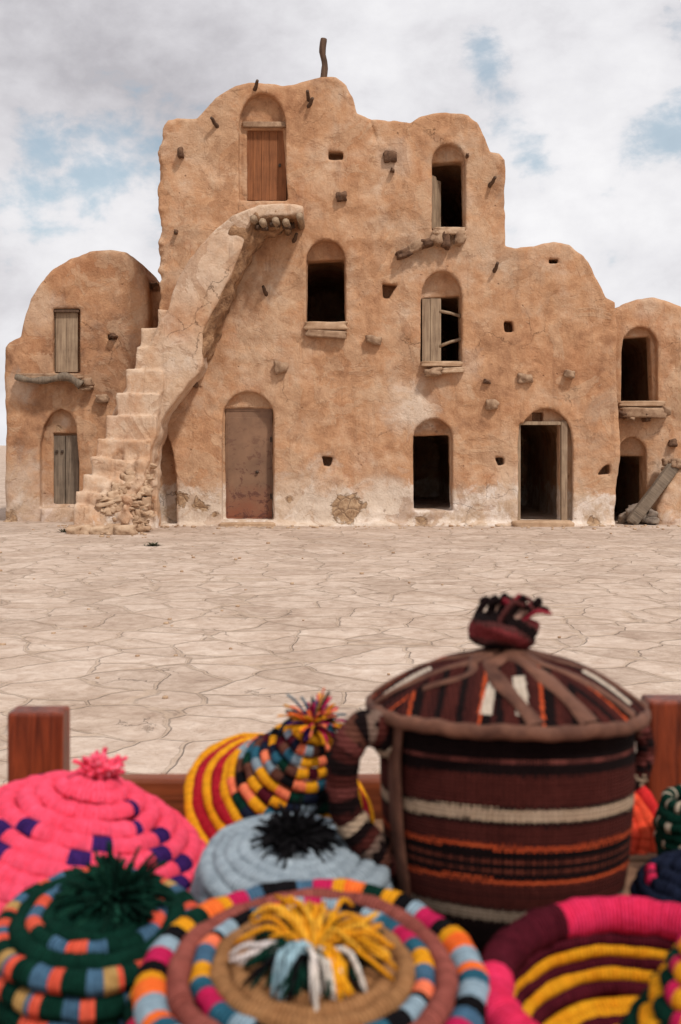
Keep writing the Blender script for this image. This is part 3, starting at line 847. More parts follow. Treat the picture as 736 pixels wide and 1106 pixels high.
sill(fr_, right, 669, 718, 436, 6, .1, 61)
sill(fr_, right, 670, 720, 446, 11, .26, 62, 'stone_brown', R(1))
for i, (px, py, w, h) in enumerate(((680, 451, 9, 7), (699, 451, 7, 8), (719, 444, 9, 10), (672, 448, 9, 8))):
    stub(fr_, right, px, py, w, h, .24, 'wood' if i % 2 else 'stone', 140 + i)
stub(fr_, right, 727, 478, 9, 8, .1, 'wood', 150)

# rubble heaped in the doorway: single loose stones
r = random.Random(19)
rub = []
for i in range(34):
    px = r.uniform(672, 706); lvl = r.random()
    y = fr_.D - .12 - r.uniform(0, .6) + (.3 if px < 696 else 0)
    s_ = r.uniform(.09, .22)
    zc = s_ * .3 + lvl * .28 * (1 - abs(px - 692) / 30)
    V, Fc = rough_block((s_ * 1.2, s_, s_ * .7), 700 + i, 3, .3, .13)
    rot = np.array(Euler((r.uniform(-.4, .4), r.uniform(-.4, .4), r.uniform(0, 3))).to_matrix())
    rub.append((V @ rot.T + np.array(((px - CX) * y / F, y - fr_.D, max(zc, s_ * .3))), Fc))
rubble = mesh_obj('rubble_heap', *join(rub), M['stone_grey'])
rubble.location = (0, fr_.D, 0)
rubble['label'] = 'heap of grey rubble in the dark doorway at far right'; rubble['category'] = 'rubble'; rubble['kind'] = 'stuff'

# leaning slab and low ruined wall at the right edge
a = np.array(fr_.at(683, 566, -.6)); b = np.array(fr_.at(724, 506, -.25))
ln = np.linalg.norm(b - a); ang = math.atan2(b[1] - a[1], b[0] - a[0])
slab = mesh_obj('leaning_plank', *rough_block((ln * 1.02, .12, .20), 77, 10, .16, .04), M['wood_grey'])
slab.location = ((a[0] + b[0]) / 2, fr_.D - .46, (a[1] + b[1]) / 2 + .01); slab.rotation_euler = (R(0), -ang, R(8))
slab['label'] = 'pale weathered plank leaning against the low wall by the rubble'; slab['category'] = 'plank'
low = empty('ruined_wall', (0, fr_.D, 0), 'low broken mud wall at the right edge beside the leaning plank', 'wall')
S = Solid(fr_.p(690, 0)[0], fr_.p(800, 0)[0], -.24, fr_.p(0, 490)[1], np.arange(-.75, .15, .03), H)
S.prism(fr_.poly([(704, 590), (704, 548), (712, 530), (722, 508), (732, 502), (745, 500), (785, 497), (790, 590)]), -.42, .06, .08)
S.roughen(15, ((1.2, .04), (4, .02), (9, .012)))
S.carve(fr_.poly(rect(734, 540, 744, 553)), -.9, -.1, .02)
V, Q = S.mesh()
mesh_obj('wall', V, Q, M['adobe_right'], low)
parts = []
for i in range(14):
    x, z = fr_.at(r.uniform(722, 745), r.uniform(499, 512), -.4)
    V, Fc = rough_block((r.uniform(.12, .25), .2, r.uniform(.08, .16)), 800 + i, 3, .3, .12)
    parts.append((V + np.array((x, r.uniform(-.44, -.2), z)), Fc))
child('coping_stone', join(parts), M['stone_brown'], low, (0, 0, 0), smooth=True)

# weeds
def weed(px, py, rad, n, seed, label):
    r = random.Random(seed)
    d_ = EYE * F / (py - HY)
    parts = []
    for i in range(n):
        a = r.uniform(0, 6.28); l = rad * r.uniform(.4, 1)
        bx, by = r.gauss(0, rad * .25), r.gauss(0, rad * .25)
        tip = (bx + math.cos(a) * l, by + math.sin(a) * l, l * r.uniform(.08, .5))
        w = rad * .06
        ca, sa = -math.sin(a) * w, math.cos(a) * w
        m_ = (bx + math.cos(a) * l * .5, by + math.sin(a) * l * .5, tip[2] * .75)
        parts.append((np.array([(bx - ca * .4, by - sa * .4, 0), (bx + ca * .4, by + sa * .4, 0), (m_[0] + ca, m_[1] + sa, m_[2]), tip, (m_[0] - ca, m_[1] - sa, m_[2])]), [[0, 1, 2, 4], [4, 2, 3]]))
    o = mesh_obj('weed', *join(parts), M['weed'], smooth=False)
    o.location = ((px - CX) * d_ / F, d_, .004)
    o['label'] = label; o['category'] = 'plant'; o['group'] = 'small weeds on the square'
weed(71, 575, .17, 70, 1, 'taller weed at the left foot of the stair')
weed(166, 590, .13, 110, 2, 'flat dark weed growing between the paving stones')

r = random.Random(44)
parts = []
for i in range(260):
    if i < 190:
        px = r.uniform(60, 736); off = -r.random() ** 2.2 * .9 - .03
        if 75 < px < 160: off -= 1.8
        y = fm.D + off
        x = (px - CX) / F * y
    else:
        y = r.uniform(6, 19.5); x = r.uniform(-.32, .32) * y
    s_ = r.uniform(.015, .05) * (1.5 if r.random() < .12 else 1) * (1 if i < 190 else .7)
    V, Fc = rough_block((s_ * 1.3, s_, s_ * .7), 900 + i, 1, .4, .16)
    parts.append((V + np.array((x, y, s_ * .22)), Fc))
peb = mesh_obj('pebbles', *join(parts), M['stone'])
peb['kind'] = 'stuff'; peb['label'] = 'crumbs of plaster and pebbles scattered along the foot of the walls'; peb['category'] = 'pebbles'

# ------------------------------------------------------------------ foreground: stall with woven baskets
def on_deck(px, d, up=0.0):
    return Vector(((px - CX) / F * d, d, .93 + up))
def loc(px, py, d):
    return Vector(((px - CX) / F * d, d, EYE - (py - HY) / F * d))

def yarn_mat(name, pitch=.0038, strength=.85):
    """wrapped wool: colour from the weaver's pattern, thread ridges across the coil"""
    m, t, bs = new_mat(name)
    at = t.n('ShaderNodeAttribute', attribute_name='Col')
    uv = t.n('ShaderNodeTexCoord')
    sp = t.n('ShaderNodeSeparateXYZ'); t.put(sp.inputs[0], uv.outputs['UV'])
    n = t.noise(uv.outputs['Object'], 160, 4, .65)
    nb = t.noise(uv.outputs['Object'], 34, 4, .6)
    wob = t.math('MULTIPLY_ADD', nb, .004, sp.outputs[0])
    w = t.math('SINE', t.math('MULTIPLY', wob, 6.2832 / pitch))
    v = t.math('ADD', t.math('MULTIPLY', n, .6), t.math('ADD', t.math('MULTIPLY', nb, .5), t.math('MULTIPLY', w, .12)))
    col = t.mix(.75, at.outputs['Color'], t.ramp(v, ((.3, .10), (.8, .74))), 'SOFT_LIGHT')
    h = t.math('ADD', t.math('MULTIPLY', w, .45), t.math('ADD', n, nb))
    setp(t, bs, base_color=col, roughness=.95, normal=t.bump(h, strength, .002))
    bs.inputs['Specular IOR Level'].default_value = .04
    bs.inputs['Sheen Weight'].default_value = .0
    bs.inputs['Sheen Roughness'].default_value = .6
    return m
M['yarn'] = yarn_mat('wrapped_wool_yarn')

def weave_mat():
    m, t, bs = new_mat('flat_woven_wool')
    at = t.n('ShaderNodeAttribute', attribute_name='Col')
    uv = t.n('ShaderNodeTexCoord')
    sp = t.n('ShaderNodeSeparateXYZ'); t.put(sp.inputs[0], uv.outputs['UV'])
    n = t.noise(uv.outputs['Object'], 190, 5, .7)
    nb = t.noise(uv.outputs['Object'], 22, 5, .6)
    wx = t.math('SINE', t.math('MULTIPLY', sp.outputs[0], 6.2832 / .0052))
    wy = t.math('SINE', t.math('MULTIPLY', sp.outputs[1], 6.2832 / .0034))
    v = t.math('ADD', t.math('ADD', t.math('MULTIPLY', n, .6), t.math('MULTIPLY', nb, .45)), t.math('MULTIPLY', t.math('MULTIPLY', wx, wy), .10))
    col = t.mix(.75, at.outputs['Color'], t.ramp(v, ((.3, .08), (.8, .70))), 'SOFT_LIGHT')
    h = t.math('ADD', t.math('ADD', t.math('MULTIPLY', wx, .5), t.math('MULTIPLY', wy, .35)), t.math('MULTIPLY', n, 1.2))
    setp(t, bs, base_color=col, roughness=.92, normal=t.bump(h, .7, .0022))
    bs.inputs['Specular IOR Level'].default_value = .06
    bs.inputs['Sheen Weight'].default_value = .0
    return m
M['weave'] = weave_mat()
M['leather'] = plain_mat('worn_brown_leather', (.052, .019, .012), (.175, .075, .046), 26, rough=.72, bump=.5, dist=.003)
M['varnish'] = wood_mat('red_brown_varnished_wood', (.022, .004, .003), (.27, .048, .016), axis=2, scale=1.6, rough=.36, grain=44, stain=(.05, .011, .006))
M['varnish_rail'] = wood_mat('red_brown_varnished_rail', (.07, .017, .007), (.26, .062, .022), axis=0, scale=1.6, rough=.32, grain=44)
M['deck'] = wood_mat('brown_board', (.10, .05, .027), (.25, .14, .08), axis=0, scale=1.4, rough=.65, grain=26)

# ---- stall of varnished wood
DECK = .93
stall = empty('display_stand', (0, 1.3, 0), 'low varnished wooden stall that carries the colourful woven baskets', 'display stand')
def post(x0, x1, y0, y1, z1):
    o = mesh_obj('post', *box(x0, x1, y0 - 1.3, y1 - 1.3, .0, z1), M['varnish'], stall, False)
    return add_bevel(o, .005, 3)
post(-.433, -.360, 1.50, 1.546, 1.072)
post(.400, .470, 1.50, 1.546, 1.087)
for x0 in (-.58, .54):
    post(x0, x0 + .06, .66, .72, .90)
o = mesh_obj('rail', *box(-.3603, .4003, .214, .244, .925, .982), M['varnish_rail'], stall, False); add_bevel(o, .005)
for i in range(6):
    y0 = .62 + i * .1488
    o = mesh_obj('plank', *box(-.62, .64, y0 - 1.3, y0 - 1.3 + .146, .902, DECK + (.002 if i % 2 else 0)), M['deck'], stall, False); add_bevel(o, .004)
o = mesh_obj('apron', *box(-.3603, .4003, .215, .243, .80, .901), M['varnish_rail'], stall, False); add_bevel(o, .004)

# ---- coil work
def jit(c, r, a=.10):
    k = 1 + r.uniform(-a, a)
    return (c[0] * k, c[1] * k, c[2] * k)

def coil_rows(rows, seed=0, nu=240, nv=12):
    """rows of wrapped rope: (radius, height, rope radius, colour function of angle)"""
    r = np.random.RandomState(seed)
    Vs, Fs, Cs, Us = [], [], [], []; off = 0
    th = np.arange(nu + 1) / nu * 2 * np.pi
    ph = np.arange(nv + 1) / nv * 2 * np.pi
    for i, (R0, z0, rho, fn) in enumerate(rows):
        wob = .0012 * np.sin(th * r.randint(2, 5) + r.uniform(0, 6)) + .0006 * np.sin(th * r.randint(7, 13) + r.uniform(0, 6))
        zw = .0010 * np.sin(th * r.randint(2, 6) + r.uniform(0, 6)) + .0005 * np.sin(th * r.randint(9, 15) + r.uniform(0, 6))
        rw = rho * (1 + .05 * np.sin(th * r.randint(9, 17) + r.uniform(0, 6)) + .03 * np.sin(th * r.randint(23, 37)))[:, None]
        rr = (R0 + wob)[:, None] + rw * np.cos(ph)[None, :]
        rr = np.maximum(rr, 0.0005)
        z = z0 + zw[:, None] + rw * np.sin(ph)[None, :]
        V = np.stack([rr * np.cos(th)[:, None], rr * np.sin(th)[:, None], z], -1).reshape(-1, 3)
        U = np.stack([np.repeat((th * max(R0, .01))[:, None], nv + 1, 1), np.repeat((ph * rho)[None, :], nu + 1, 0)], -1).reshape(-1, 2)
        ii = np.arange((nu + 1) * (nv + 1)).reshape(nu + 1, nv + 1)
        q = np.stack([ii[:-1, :-1], ii[1:, :-1], ii[1:, 1:], ii[:-1, 1:]], -1).reshape(-1, 4) + off
        cl = np.array([fn(t_) for t_ in (th[:-1] + th[1:]) / 2])
        cl = cl * (1 + r.uniform(-.13, .10, (nu, 1)))
        Cs.append(np.repeat(cl, nv, axis=0)); Vs.append(V); Us.append(U); Fs.append(q); off += len(V)
    return np.concatenate(Vs), np.concatenate(Fs), np.concatenate(Cs), np.concatenate(Us)

def coil_part(name, rows, parent, seed=0, nu=240, **kw):
    V, Q, C_, U = coil_rows(rows, seed, nu, **kw)
    return mesh_obj(name, V, Q, M['yarn'], parent, True, C_, U)

def solid(c):
    return lambda t_: c
def blocks(cols, n, shift=0.0):
    return lambda t_: cols[int((t_ / (2 * math.pi) + shift) * n) % len(cols)]
def listed(seq, shift=0.0):
    tot = sum(w for _, w in seq)
    def fn(t_):
        u = ((t_ / (2 * math.pi) + shift) % 1.0) * tot
        for c, w in seq:
            if u < w: return c
            u -= w
        return seq[-1][0]
    return fn

def strands(items, parent, name='pompom', sides=6, seg=7):
    """items: (path control points, radius, colour); one tuft of yarn"""
    Vs, Fs, Cs = [], [], []; off = 0
    for pts, rad, c in items:
        P = catmull(pts, 3) if len(pts) > 2 else np.array(pts)
        rr = np.full(len(P), rad); rr[-1] *= .75
        V, Fc = tube(P, rr, sides)
        Vs.append(V); Fs += [[i + off for i in f] for f in Fc]; Cs += [c] * len(Fc); off += len(V)
    V = np.concatenate(Vs)
    return mesh_obj(name, V, Fs, M['yarn'], parent, True, np.array(Cs), V[:, :2])

def pompom(parent, c, rad, n, cols, seed, up=.0, thick=.0021, flat=1.0, lo=-.15, name='pompom', lmin=.75, lean=(0, 0, 0)):
    r = random.Random(seed); items = []
    c = Vector(c)
    for i in range(n):
        z = r.uniform(lo, 1.0); a = r.uniform(0, 2 * math.pi); s = math.sqrt(max(0, 1 - z * z))
        d = Vector((s * math.cos(a), s * math.sin(a), z * flat + up)) + Vector(lean); d.normalize()
        L = rad * r.uniform(lmin, 1.05)
        j = Vector((r.gauss(0, .17), r.gauss(0, .17), r.gauss(0, .12))) * L
        droop = Vector((0, 0, -L * .26 * s))
        items.append(([c + d * rad * .05, c + d * L * .4 + j * .3, c + d * L * .75 + j * .7 + droop * .3, c + d * L + j + droop], thick * r.uniform(.8, 1.2), jit(cols[r.randrange(len(cols))], r, .22)))
    return strands(items, parent, name)

NAVY = (.012, .016, .034); BLACK = (.007, .006, .007); DGREEN = (.004, .028, .018); BLUE = (.062, .13, .205); CORAL = (.68, .10, .055); GOLD = (.46, .28, .10)
PALE = (.27, .36, .42); TEAL = (.026, .105, .155); MAG = (.50, .016, .085); YEL = (.74, .32, .014); ORA = (.82, .155, .03); ROSE = (.27, .075, .058); TAN = (.32, .155, .065)
PINK = (.86, .085, .155); PURP = (.04, .014, .10); RED = (.38, .014, .025); MAR = (.075, .008, .015); GREY = (.31, .365, .405); CREAM = (.50, .40, .30); BROWN = (.12, .045, .03)
SAL = (.84, .21, .10); HOT = (.70, .030, .10)

GRP = 'woven coil baskets on the stall'
# pink cone lid
d_ = 1.24
pk = empty('pink_basket', on_deck(84, d_, .042), 'bright pink conical coiled basket with purple checks and a pink tuft', 'basket', (R(2), R(12), R(0)), GRP)
N = 9
pk.scale = (1.09, 1.09, 1.0)
def pinkfn(i):
    def fn(t_):
        a = (math.degrees(t_) + 360) % 360
        for a0 in (285, 232, 335, 60, 130):
            w = 8.5 + i * 1.0
            s = (a - a0 + (0 if i % 2 else w)) / w
            if 2 <= i <= 5 and 0 <= s < 1: return PURP
            if a0 == 335 and 1 <= i <= 7 and 0 <= s < .55: return PURP
        return PINK
    return fn
rows = []
for i in range(N):
    u = i / (N - 1)
    rows.append((.134 - .108 * u ** 1.35, .080 * u ** .92 + .002, .0118 - .002 * u, pinkfn(i)))
coil_part('lid', rows, pk, 1)
coil_part('basket_body', [(.128, -.017, .0115, solid(PINK))], pk, 2, 120)
coil_part('tuft_base', [(.017, .088, .010, solid(PINK))], pk, 3, 60)
pompom(pk, (0, 0,   .086), .037, 130, [PINK, (.80, .09, .16), (.9, .18, .26)], 4, up=1.7, thick=.0026, name='tuft', lo=.2, lean=(.5, 0, 0))

# green basket with dark green pompom
gb = empty('green_basket', on_deck(106, 1.02, .004), 'dark green coiled basket with blue and coral dashes and dark green pompom', 'basket', (R(9), R(2), 0), GRP)
gs = [(DGREEN, 1.3), (BLUE, 1.0), (CORAL, .8), (DGREEN, 1.5), (BLUE, .9), (GOLD, .9), (CORAL, .25), (DGREEN, .9), (CORAL, .9), (BLUE, 1.0), (CORAL, .6), (DGREEN, 1.0), (GOLD, .7), (BLUE, .3), (CORAL, .7)]
gb.scale = (.99, .99, .99)
rows = [(.081, .066, .0105, listed(gs + gs + gs, .02)), (.067, .0735, .0085, solid(DGREEN)), (.0535, .0775, .0075, listed([(BLUE, 1), (CORAL, .8), (BLUE, .9), (CORAL, .9), (DGREEN, 1.2), (BLUE, .8), (CORAL, .9), (BLUE, .8), (DGREEN, 1.5)] * 2, .11)),
        (.041, .079, .0075, solid(DGREEN)), (.028, .080, .0075, solid(DGREEN)), (.015, .081, .0075, solid(DGREEN)), (.004, .081, .006, solid(DGREEN))]
coil_part('lid', rows, gb, 5)
rows = [(.084, .045, .0115, listed(gs + gs + gs, .30)), (.0865, .026, .0115, listed([(DGREEN, 1.6), (CORAL, 1), (BLUE, 1), (DGREEN, 1.3), (BLUE, .8), (DGREEN, 1), (RED, .8)] * 3, .07)), (.087, .008, .0115, solid(DGREEN))]
coil_part('basket_body', rows, gb, 6)
pompom(gb, (.012, .010, .082), .046, 380, [DGREEN, (.004, .02, .013), (.008, .042, .026)], 7, up=.12, thick=.0018, lo=-.05, flat=.62)

# front multicolour lid
fb = empty('round_basket', on_deck(337, .90, .012), 'wide multicoloured coiled basket with pink brown ring and big yellow white and green pompom', 'basket', (R(9), R(1), 0), GRP)
cs = [(PALE, .9), (TEAL, .8), (ORA, .5), (PALE, 1.1), (ORA, .9), (YEL, .5), (BLACK, .8), (MAG, 1.0), (PALE, .7), (BLACK, .6), (YEL, .9), (DGREEN, .8), (ORA, .9), (YEL, .6), (MAG, .9), (BLUE, .8), (BLACK, .8)]
cs2 = [(YEL, .9), (TEAL, .7), (MAG, .9), (TEAL, .9), (PALE, .8), (BLACK, .9), (PALE, .8), (MAG, .6), (PALE, .7), (ORA, .7), (TEAL, .8), (BLACK, .8), (PALE, .9), (BLACK, .3), (SAL, .6), (BLUE, .9)]
fb.scale = (.96, .96, .96)
rows = [(.1285, .068, .0140, listed(cs + cs[::-1] + cs, .04)), (.1065, .0755, .0095, solid(ROSE)), (.0895, .0775, .0090, listed(cs2 + cs2, .0)), (.073, .079, .0085, solid(TAN)), (.0585, .079, .0085, solid(TAN)), (.0435, .0795, .0085, solid(TAN)),
        (.029, .080, .0085, solid(TAN)), (.0145, .080, .0085, solid(PALE)), (.003, .08, .006, solid(BLACK))]
coil_part('lid', rows, fb, 8, 220)
sd_ = [(YEL, .8), (DGREEN, .8), (HOT, .6), (TEAL, .8), (PURP, .7), (PALE, .9), (DGREEN, .5), (ORA, .7), (BLACK, .6)]
rows = [(.137, .045, .0115, listed(sd_ * 4, .03)), (.139, .025, .0115, listed(sd_[::-1] * 4, .2)), (.138, .004, .0115, listed(sd_ * 4, .5))]
coil_part('basket_body', rows, fb, 9, 220)
r = random.Random(31); items = []
def strand_to(a, L, h, c, thick=.0020, end=0.0):
    """yarn that rises from the middle and falls outwards; a in degrees"""
    ca, sa = math.cos(R(a)), math.sin(R(a)); b = Vector((0, .002, .090))
    j = lambda k: Vector((r.gauss(0, k), r.gauss(0, k), r.gauss(0, k)))
    L *= 1.04
    P = [b, b + Vector((ca * L * .3, sa * L * .3, h * .75)) + j(.002), b + Vector((ca * L * .7, sa * L * .7, h)) + j(.003), b + Vector((ca * L, sa * L, h * .35 + end)) + j(.004)]
    items.append((P, thick * r.uniform(.85, 1.15), jit(c, r, .15)))
for i in range(85):
    strand_to(r.uniform(0, 360), r.uniform(.036, .056), r.uniform(.004, .014), r.choice([DGREEN, DGREEN, (.01, .03, .022), BLACK]), .0019, -.004)
for i in range(62):
    strand_to(r.choice([r.uniform(95, 165), r.uniform(20, 100), r.uniform(-30, 20), r.uniform(70, 130)]), r.uniform(.035, .062), r.uniform(.010, .028), r.choice([YEL, (.66, .28, .016), (.78, .40, .04)]), .0019, .002)
for i in range(13):
    strand_to(r.uniform(-60, -95) + r.choice([0, 0, 25]), r.uniform(.046, .060), r.uniform(.012, .02), r.choice([(.62, .55, .48), (.70, .62, .56)]), .0021, -.012)
for i in range(5):
    strand_to(r.uniform(-115, -125), r.uniform(.045, .06), .022, (.30, .44, .50), .0021, -.012)
for i in range(4):
    strand_to(r.uniform(185, 195), r.uniform(.056, .066), .010, (.66, .58, .55), .0021, -.004)
for i in range(8):
    strand_to(r.uniform(-50, -70), r.uniform(.04, .055), r.uniform(.012, .02), YEL, .0026, -.006)
strands(items, fb, 'pompom')

# pale grey lid
gy_ = empty('grey_basket', on_deck(315, 1.14, .012), 'pale blue grey coiled basket with a shaggy black pompom', 'basket', (R(10), R(2), 0), GRP)
gy_.scale = (1.036, 1.036, .86)
rows = [(.080, .082, .0095, solid(GREY)), (.0685, .0905, .0085, solid(GREY)), (.0565, .096, .008, solid(GREY)), (.045, .099, .0078, solid(GREY)), (.0335, .101, .0075, solid(GREY)), (.022, .102, .0075, solid(GREY)), (.0105, .1025, .0075, solid(GREY)), (.002, .102, .005, solid(GREY))]
coil_part('lid', rows, gy_, 10)
coil_part('basket_body', [(.084 - .001 * abs(k - 1) , .064 - .0175 * k, .0105, solid((.29, .34, .38))) for k in range(4)], gy_, 11)
pompom(gy_, (0, .004, .108), .040, 260, [BLACK, (.012, .011, .012)], 12, up=.06, thick=.0014, lo=-.05, flat=.6)

# yellow, red and chequered cone
yb = empty('yellow_basket', loc(303, 874, 1.36), 'yellow and red conical basket lid with chequered peak and multicoloured tassel', 'basket', (R(30), R(19), 0), GRP)
pal = [YEL, TEAL, BLACK, SAL, (.23, .29, .33), MAR, DGREEN, YEL, BROWN, NAVY]
def chk(i):
    n = 20
    def fn(t_):
        j = int(t_ / (2 * math.pi) * n)
        return pal[(j * 3 + i * 7 + (j * i) % 3) % len(pal)]
    return fn
yb.scale = (.93, .93, .96)
rows = [(.117, .0, .0085, solid(YEL)), (.107, .009, .0075, solid(RED)), (.097, .017, .0075, solid(YEL)), (.0875, .025, .0075, solid(RED)), (.079, .033, .0075, solid(YEL))]
for i in range(9):
    u = i / 8
    rows.append((.074 - .056 * u ** .92, .043 + .100 * u, .0068, chk(i) if i < 8 else solid(YEL)))
coil_part('lid', rows, yb, 13)
pompom(yb, (0, 0, .145), .042, 110, [SAL, ORA, PURP, BLACK, TEAL, MAG, YEL], 14, up=.5, thick=.0015, name='tassel', lo=-.1)

# bowl
bw = empty('open_basket', on_deck(692, .89, .006), 'open bowl shaped basket with pink rim and yellow rings on maroon inside', 'basket', (R(6), R(-2), 0), GRP)
def rimfn(t_):
    a = math.degrees(t_)
    return MAR if 112 < a < 168 else HOT
bw.scale = (.95, .95, .95)
rows = [(.118, .070, .0165, rimfn)]
for k, c in enumerate((MAR, YEL, MAR, YEL, MAR, YEL, MAR)):
    rows.append((.110 - .0020 * k - .0006 * k * k, .055 - .0096 * k, .0066, solid(c if k != 1 else YEL)))
coil_part('bowl', rows, bw, 15, 200)
rows = [(.118 - .003 * k, .044 - .0135 * k, .011, blocks([HOT, MAR, HOT, YEL], 8, .1 * k)) for k in range(4)]
rows += [(.076 - .016 * k, .003, .009, solid(MAR if k % 2 else YEL)) for k in range(5)]
coil_part('outer_wall', rows, bw, 16, 160)

# blurred corner cone
cb = empty('cone_basket', loc(776, 1172, .80), 'green and yellow coiled cone lid cut off by the bottom right corner', 'basket', (R(4), R(-6), R(20)), GRP)
rows = []
for i in range(9):
    u = i / 8
    rows.append((.075 - .062 * u, .10 * u + .0, .0085, listed([(DGREEN, 1.2), (YEL, 1.0), (DGREEN, .9), (MAG, .35), (YEL, .8), (DGREEN, 1.2)] * 2, .05 * i)))
coil_part('lid', rows, cb, 17, 120)
coil_part('basket_body', [(.074, -.018 - .018 * k, .0105, solid(DGREEN)) for k in range(3)], cb, 18, 100)

# navy, dark green and red ones along the right edge
nb_ = empty('navy_basket', on_deck(754, 1.13, .012), 'small round navy coiled basket with pink dashes', 'basket', (R(8), R(-8), 0), GRP)
rows = []
for i in range(8):
    a = R(-35 + i * 16.5)
    dash = listed([(NAVY, 3.2), (HOT, 1.0), (NAVY, .4), (HOT, 1.0), (NAVY, 2)] * 3, .06) if i == 5 else solid(NAVY)
    rows.append((.052 * math.cos(a) + .002, .034 + .036 * math.sin(a), .0078, dash))
coil_part('lid', rows, nb_, 19, 110)
dg = empty('dotted_basket', on_deck(754, 1.33, .004), 'dark green coiled basket with small white dots at the right edge', 'basket', (R(6), R(-4), 0), GRP)
dg.scale = (.86, .86, .9)
rows = []
for i in range(8):
    dot = listed([(DGREEN, 1.5), (CREAM, .5)] * 12, .03 * i) if i % 2 else solid(DGREEN)
    rows.append((.048 - .0008 * (i - 3) ** 2, .010 + .0112 * i, .0085, dot))
coil_part('lid', rows, dg, 20, 120)
rb = empty('red_basket', loc(650, 904, 1.40), 'red and orange round basket lid leaning upright behind the striped pot', 'basket', (R(62), R(6), 0), GRP)
rb.scale = (1.0, 1.0, 1.0)
rows = [(.074, .0, .0095, solid((.62, .03, .03))), (.061, .004, .0088, solid((.80, .09, .04))), (.048, .007, .0085, listed([((.80, .09, .04), 2), (YEL, 1), ((.8, .09, .04), 1)] * 3)), (.035, .009, .0085, solid((.78, .08, .04))), (.022, .01, .0085, solid(YEL)), (.009, .01, .0085, solid(RED))]
coil_part('lid', rows, rb, 21, 120)

# ---- the big striped pot -----------------------------------------------------------------------------------------
POT = empty('striped_pot', (Vector(((545 - CX) / F * 1.17, 1.17, DECK + .004))), 'large maroon and black kilim covered pot with lid, leather straps and cream stripe', 'pot', (R(-3), R(.8), 0))
POT.scale = (.925, .925, 1.045)
DK = (.010, .005, .005); MA = (.068, .0155, .012); MA2 = (.050, .012, .010); CR = (.42, .31, .215); OR = (.50, .085, .027)
nu, nvv = 520, 150
th = np.arange(nu + 1) / nu * 2 * np.pi
prof = [(0, .0), (.090, .0), (.109, .007), (.1205, .026), (.1295, .06), (.1355, .11), (.1380, .16), (.1372, .206), (.127, .208)]
pc = catmull(prof[1:8], 30)
hh = pc[:, 1]; rr_ = pc[:, 0]
r = np.random.RandomState(3)
dent = 1 + .006 * np.sin(th * 2 + 1) + .004 * np.sin(th * 5 + 2)
VX = (rr_[:, None] * dent[None, :]) * np.cos(th)[None, :]; VY = (rr_[:, None] * dent[None, :]) * np.sin(th)[None, :]
VZ = np.repeat(hh[:, None], nu + 1, 1) + .0015 * np.sin(th * 3)[None, :] * (hh / .2)[:, None]
ii = np.arange(len(pc) * (nu + 1)).reshape(len(pc), nu + 1)
Q = np.stack([ii[:-1, :-1], ii[:-1, 1:], ii[1:, 1:], ii[1:, :-1]], -1).reshape(-1, 4)
hm = ((hh[:-1] + hh[1:]) / 2)[:, None]; tm = ((th[:-1] + th[1:]) / 2)[None, :]
tooth = .0011 * np.sign(np.sin(tm * 150)) + .0012 * np.sin(tm * 4 + 1) + .0016 * np.sin(tm * 2.3)
h_ = hm + tooth
bands = [(0, .040, DK), (.040, .050, (.30, .23, .17)), (.050, .052, DK), (.052, .074, MA), (.074, .0775, OR), (.0775, .104, DK), (.104, .1075, OR), (.1075, .125, MA), (.125, .1285, DK), (.1285, .1390, CR), (.1390, .1415, DK), (.1415, .168, MA), (.168, .3, DK)]
C_ = np.zeros((len(hh) - 1, nu, 3), dtype=np.float32)
for a, b, c in bands:
    C_[(h_ >= a) & (h_ < b)] = c
k1 = ((np.floor(tm * 150 / np.pi) + np.floor(hm / .0042)) % 2 == 0)
dots = (hm > .081) & (hm < .101) & k1 & (np.floor(hm / .0042) % 2 == 0)
C_[dots] = (.20, .05, .03)
dots2 = (hm > .180) & (hm < .182) & (np.floor(tm * 120) % 3 > 0)
C_[dots2] = (.17, .05, .04)
stripe = (hm > .056) & (hm < .072) & (np.floor(hm / .0035) % 3 == 0)
C_[np.broadcast_to(stripe, C_.shape[:2])] = MA2
C_ *= (1 + r.uniform(-.12, .12, (len(hh) - 1, 1, 1))) * (1 + r.uniform(-.10, .10, (1, nu, 1)))
U = np.stack([np.repeat((th * .13)[None, :], len(pc), 0), np.repeat(hh[:, None], nu + 1, 1)], -1).reshape(-1, 2)
mesh_obj('pot_body', np.stack([VX, VY, VZ], -1).reshape(-1, 3), Q, M['weave'], POT, True, C_.reshape(-1, 3), U)
bot = np.stack([.091 * np.cos(th[:-1]), .091 * np.sin(th[:-1]), 0 * th[:-1] + .0005], -1)
mesh_obj('pot_base', bot, [list(range(nu))[::-1]], M['leather'], POT, False)

# lid
def lid_z(r_):
    u = np.clip(np.asarray(r_) / .152, 0, 1)
    return .2115 + .048 * (1 - u ** 2.3) + .007 * np.exp(-(np.asarray(r_) / .028) ** 2)
nr, na = 70, 360
ra = np.linspace(.002, .152, nr + 1); ta = np.arange(na + 1) / na * 2 * np.pi
RX = ra[:, None] * np.cos(ta)[None, :]; RY = ra[:, None] * np.sin(ta)[None, :]
puff = .0035 * np.abs(np.sin(ta * 5.5 + .4))[None, :] * np.sin(np.clip(ra / .152, 0, 1) * np.pi)[:, None]
RZ = lid_z(ra)[:, None] + puff + 0 * RX
ii = np.arange((nr + 1) * (na + 1)).reshape(nr + 1, na + 1)
Q = np.stack([ii[:-1, :-1], ii[1:, :-1], ii[1:, 1:], ii[:-1, 1:]], -1).reshape(-1, 4)
rm = ((ra[:-1] + ra[1:]) / 2)[:, None]; am = ((ta[:-1] + ta[1:]) / 2)[None, :]
C_ = np.zeros((nr, na, 3), dtype=np.float32)
NS = 8
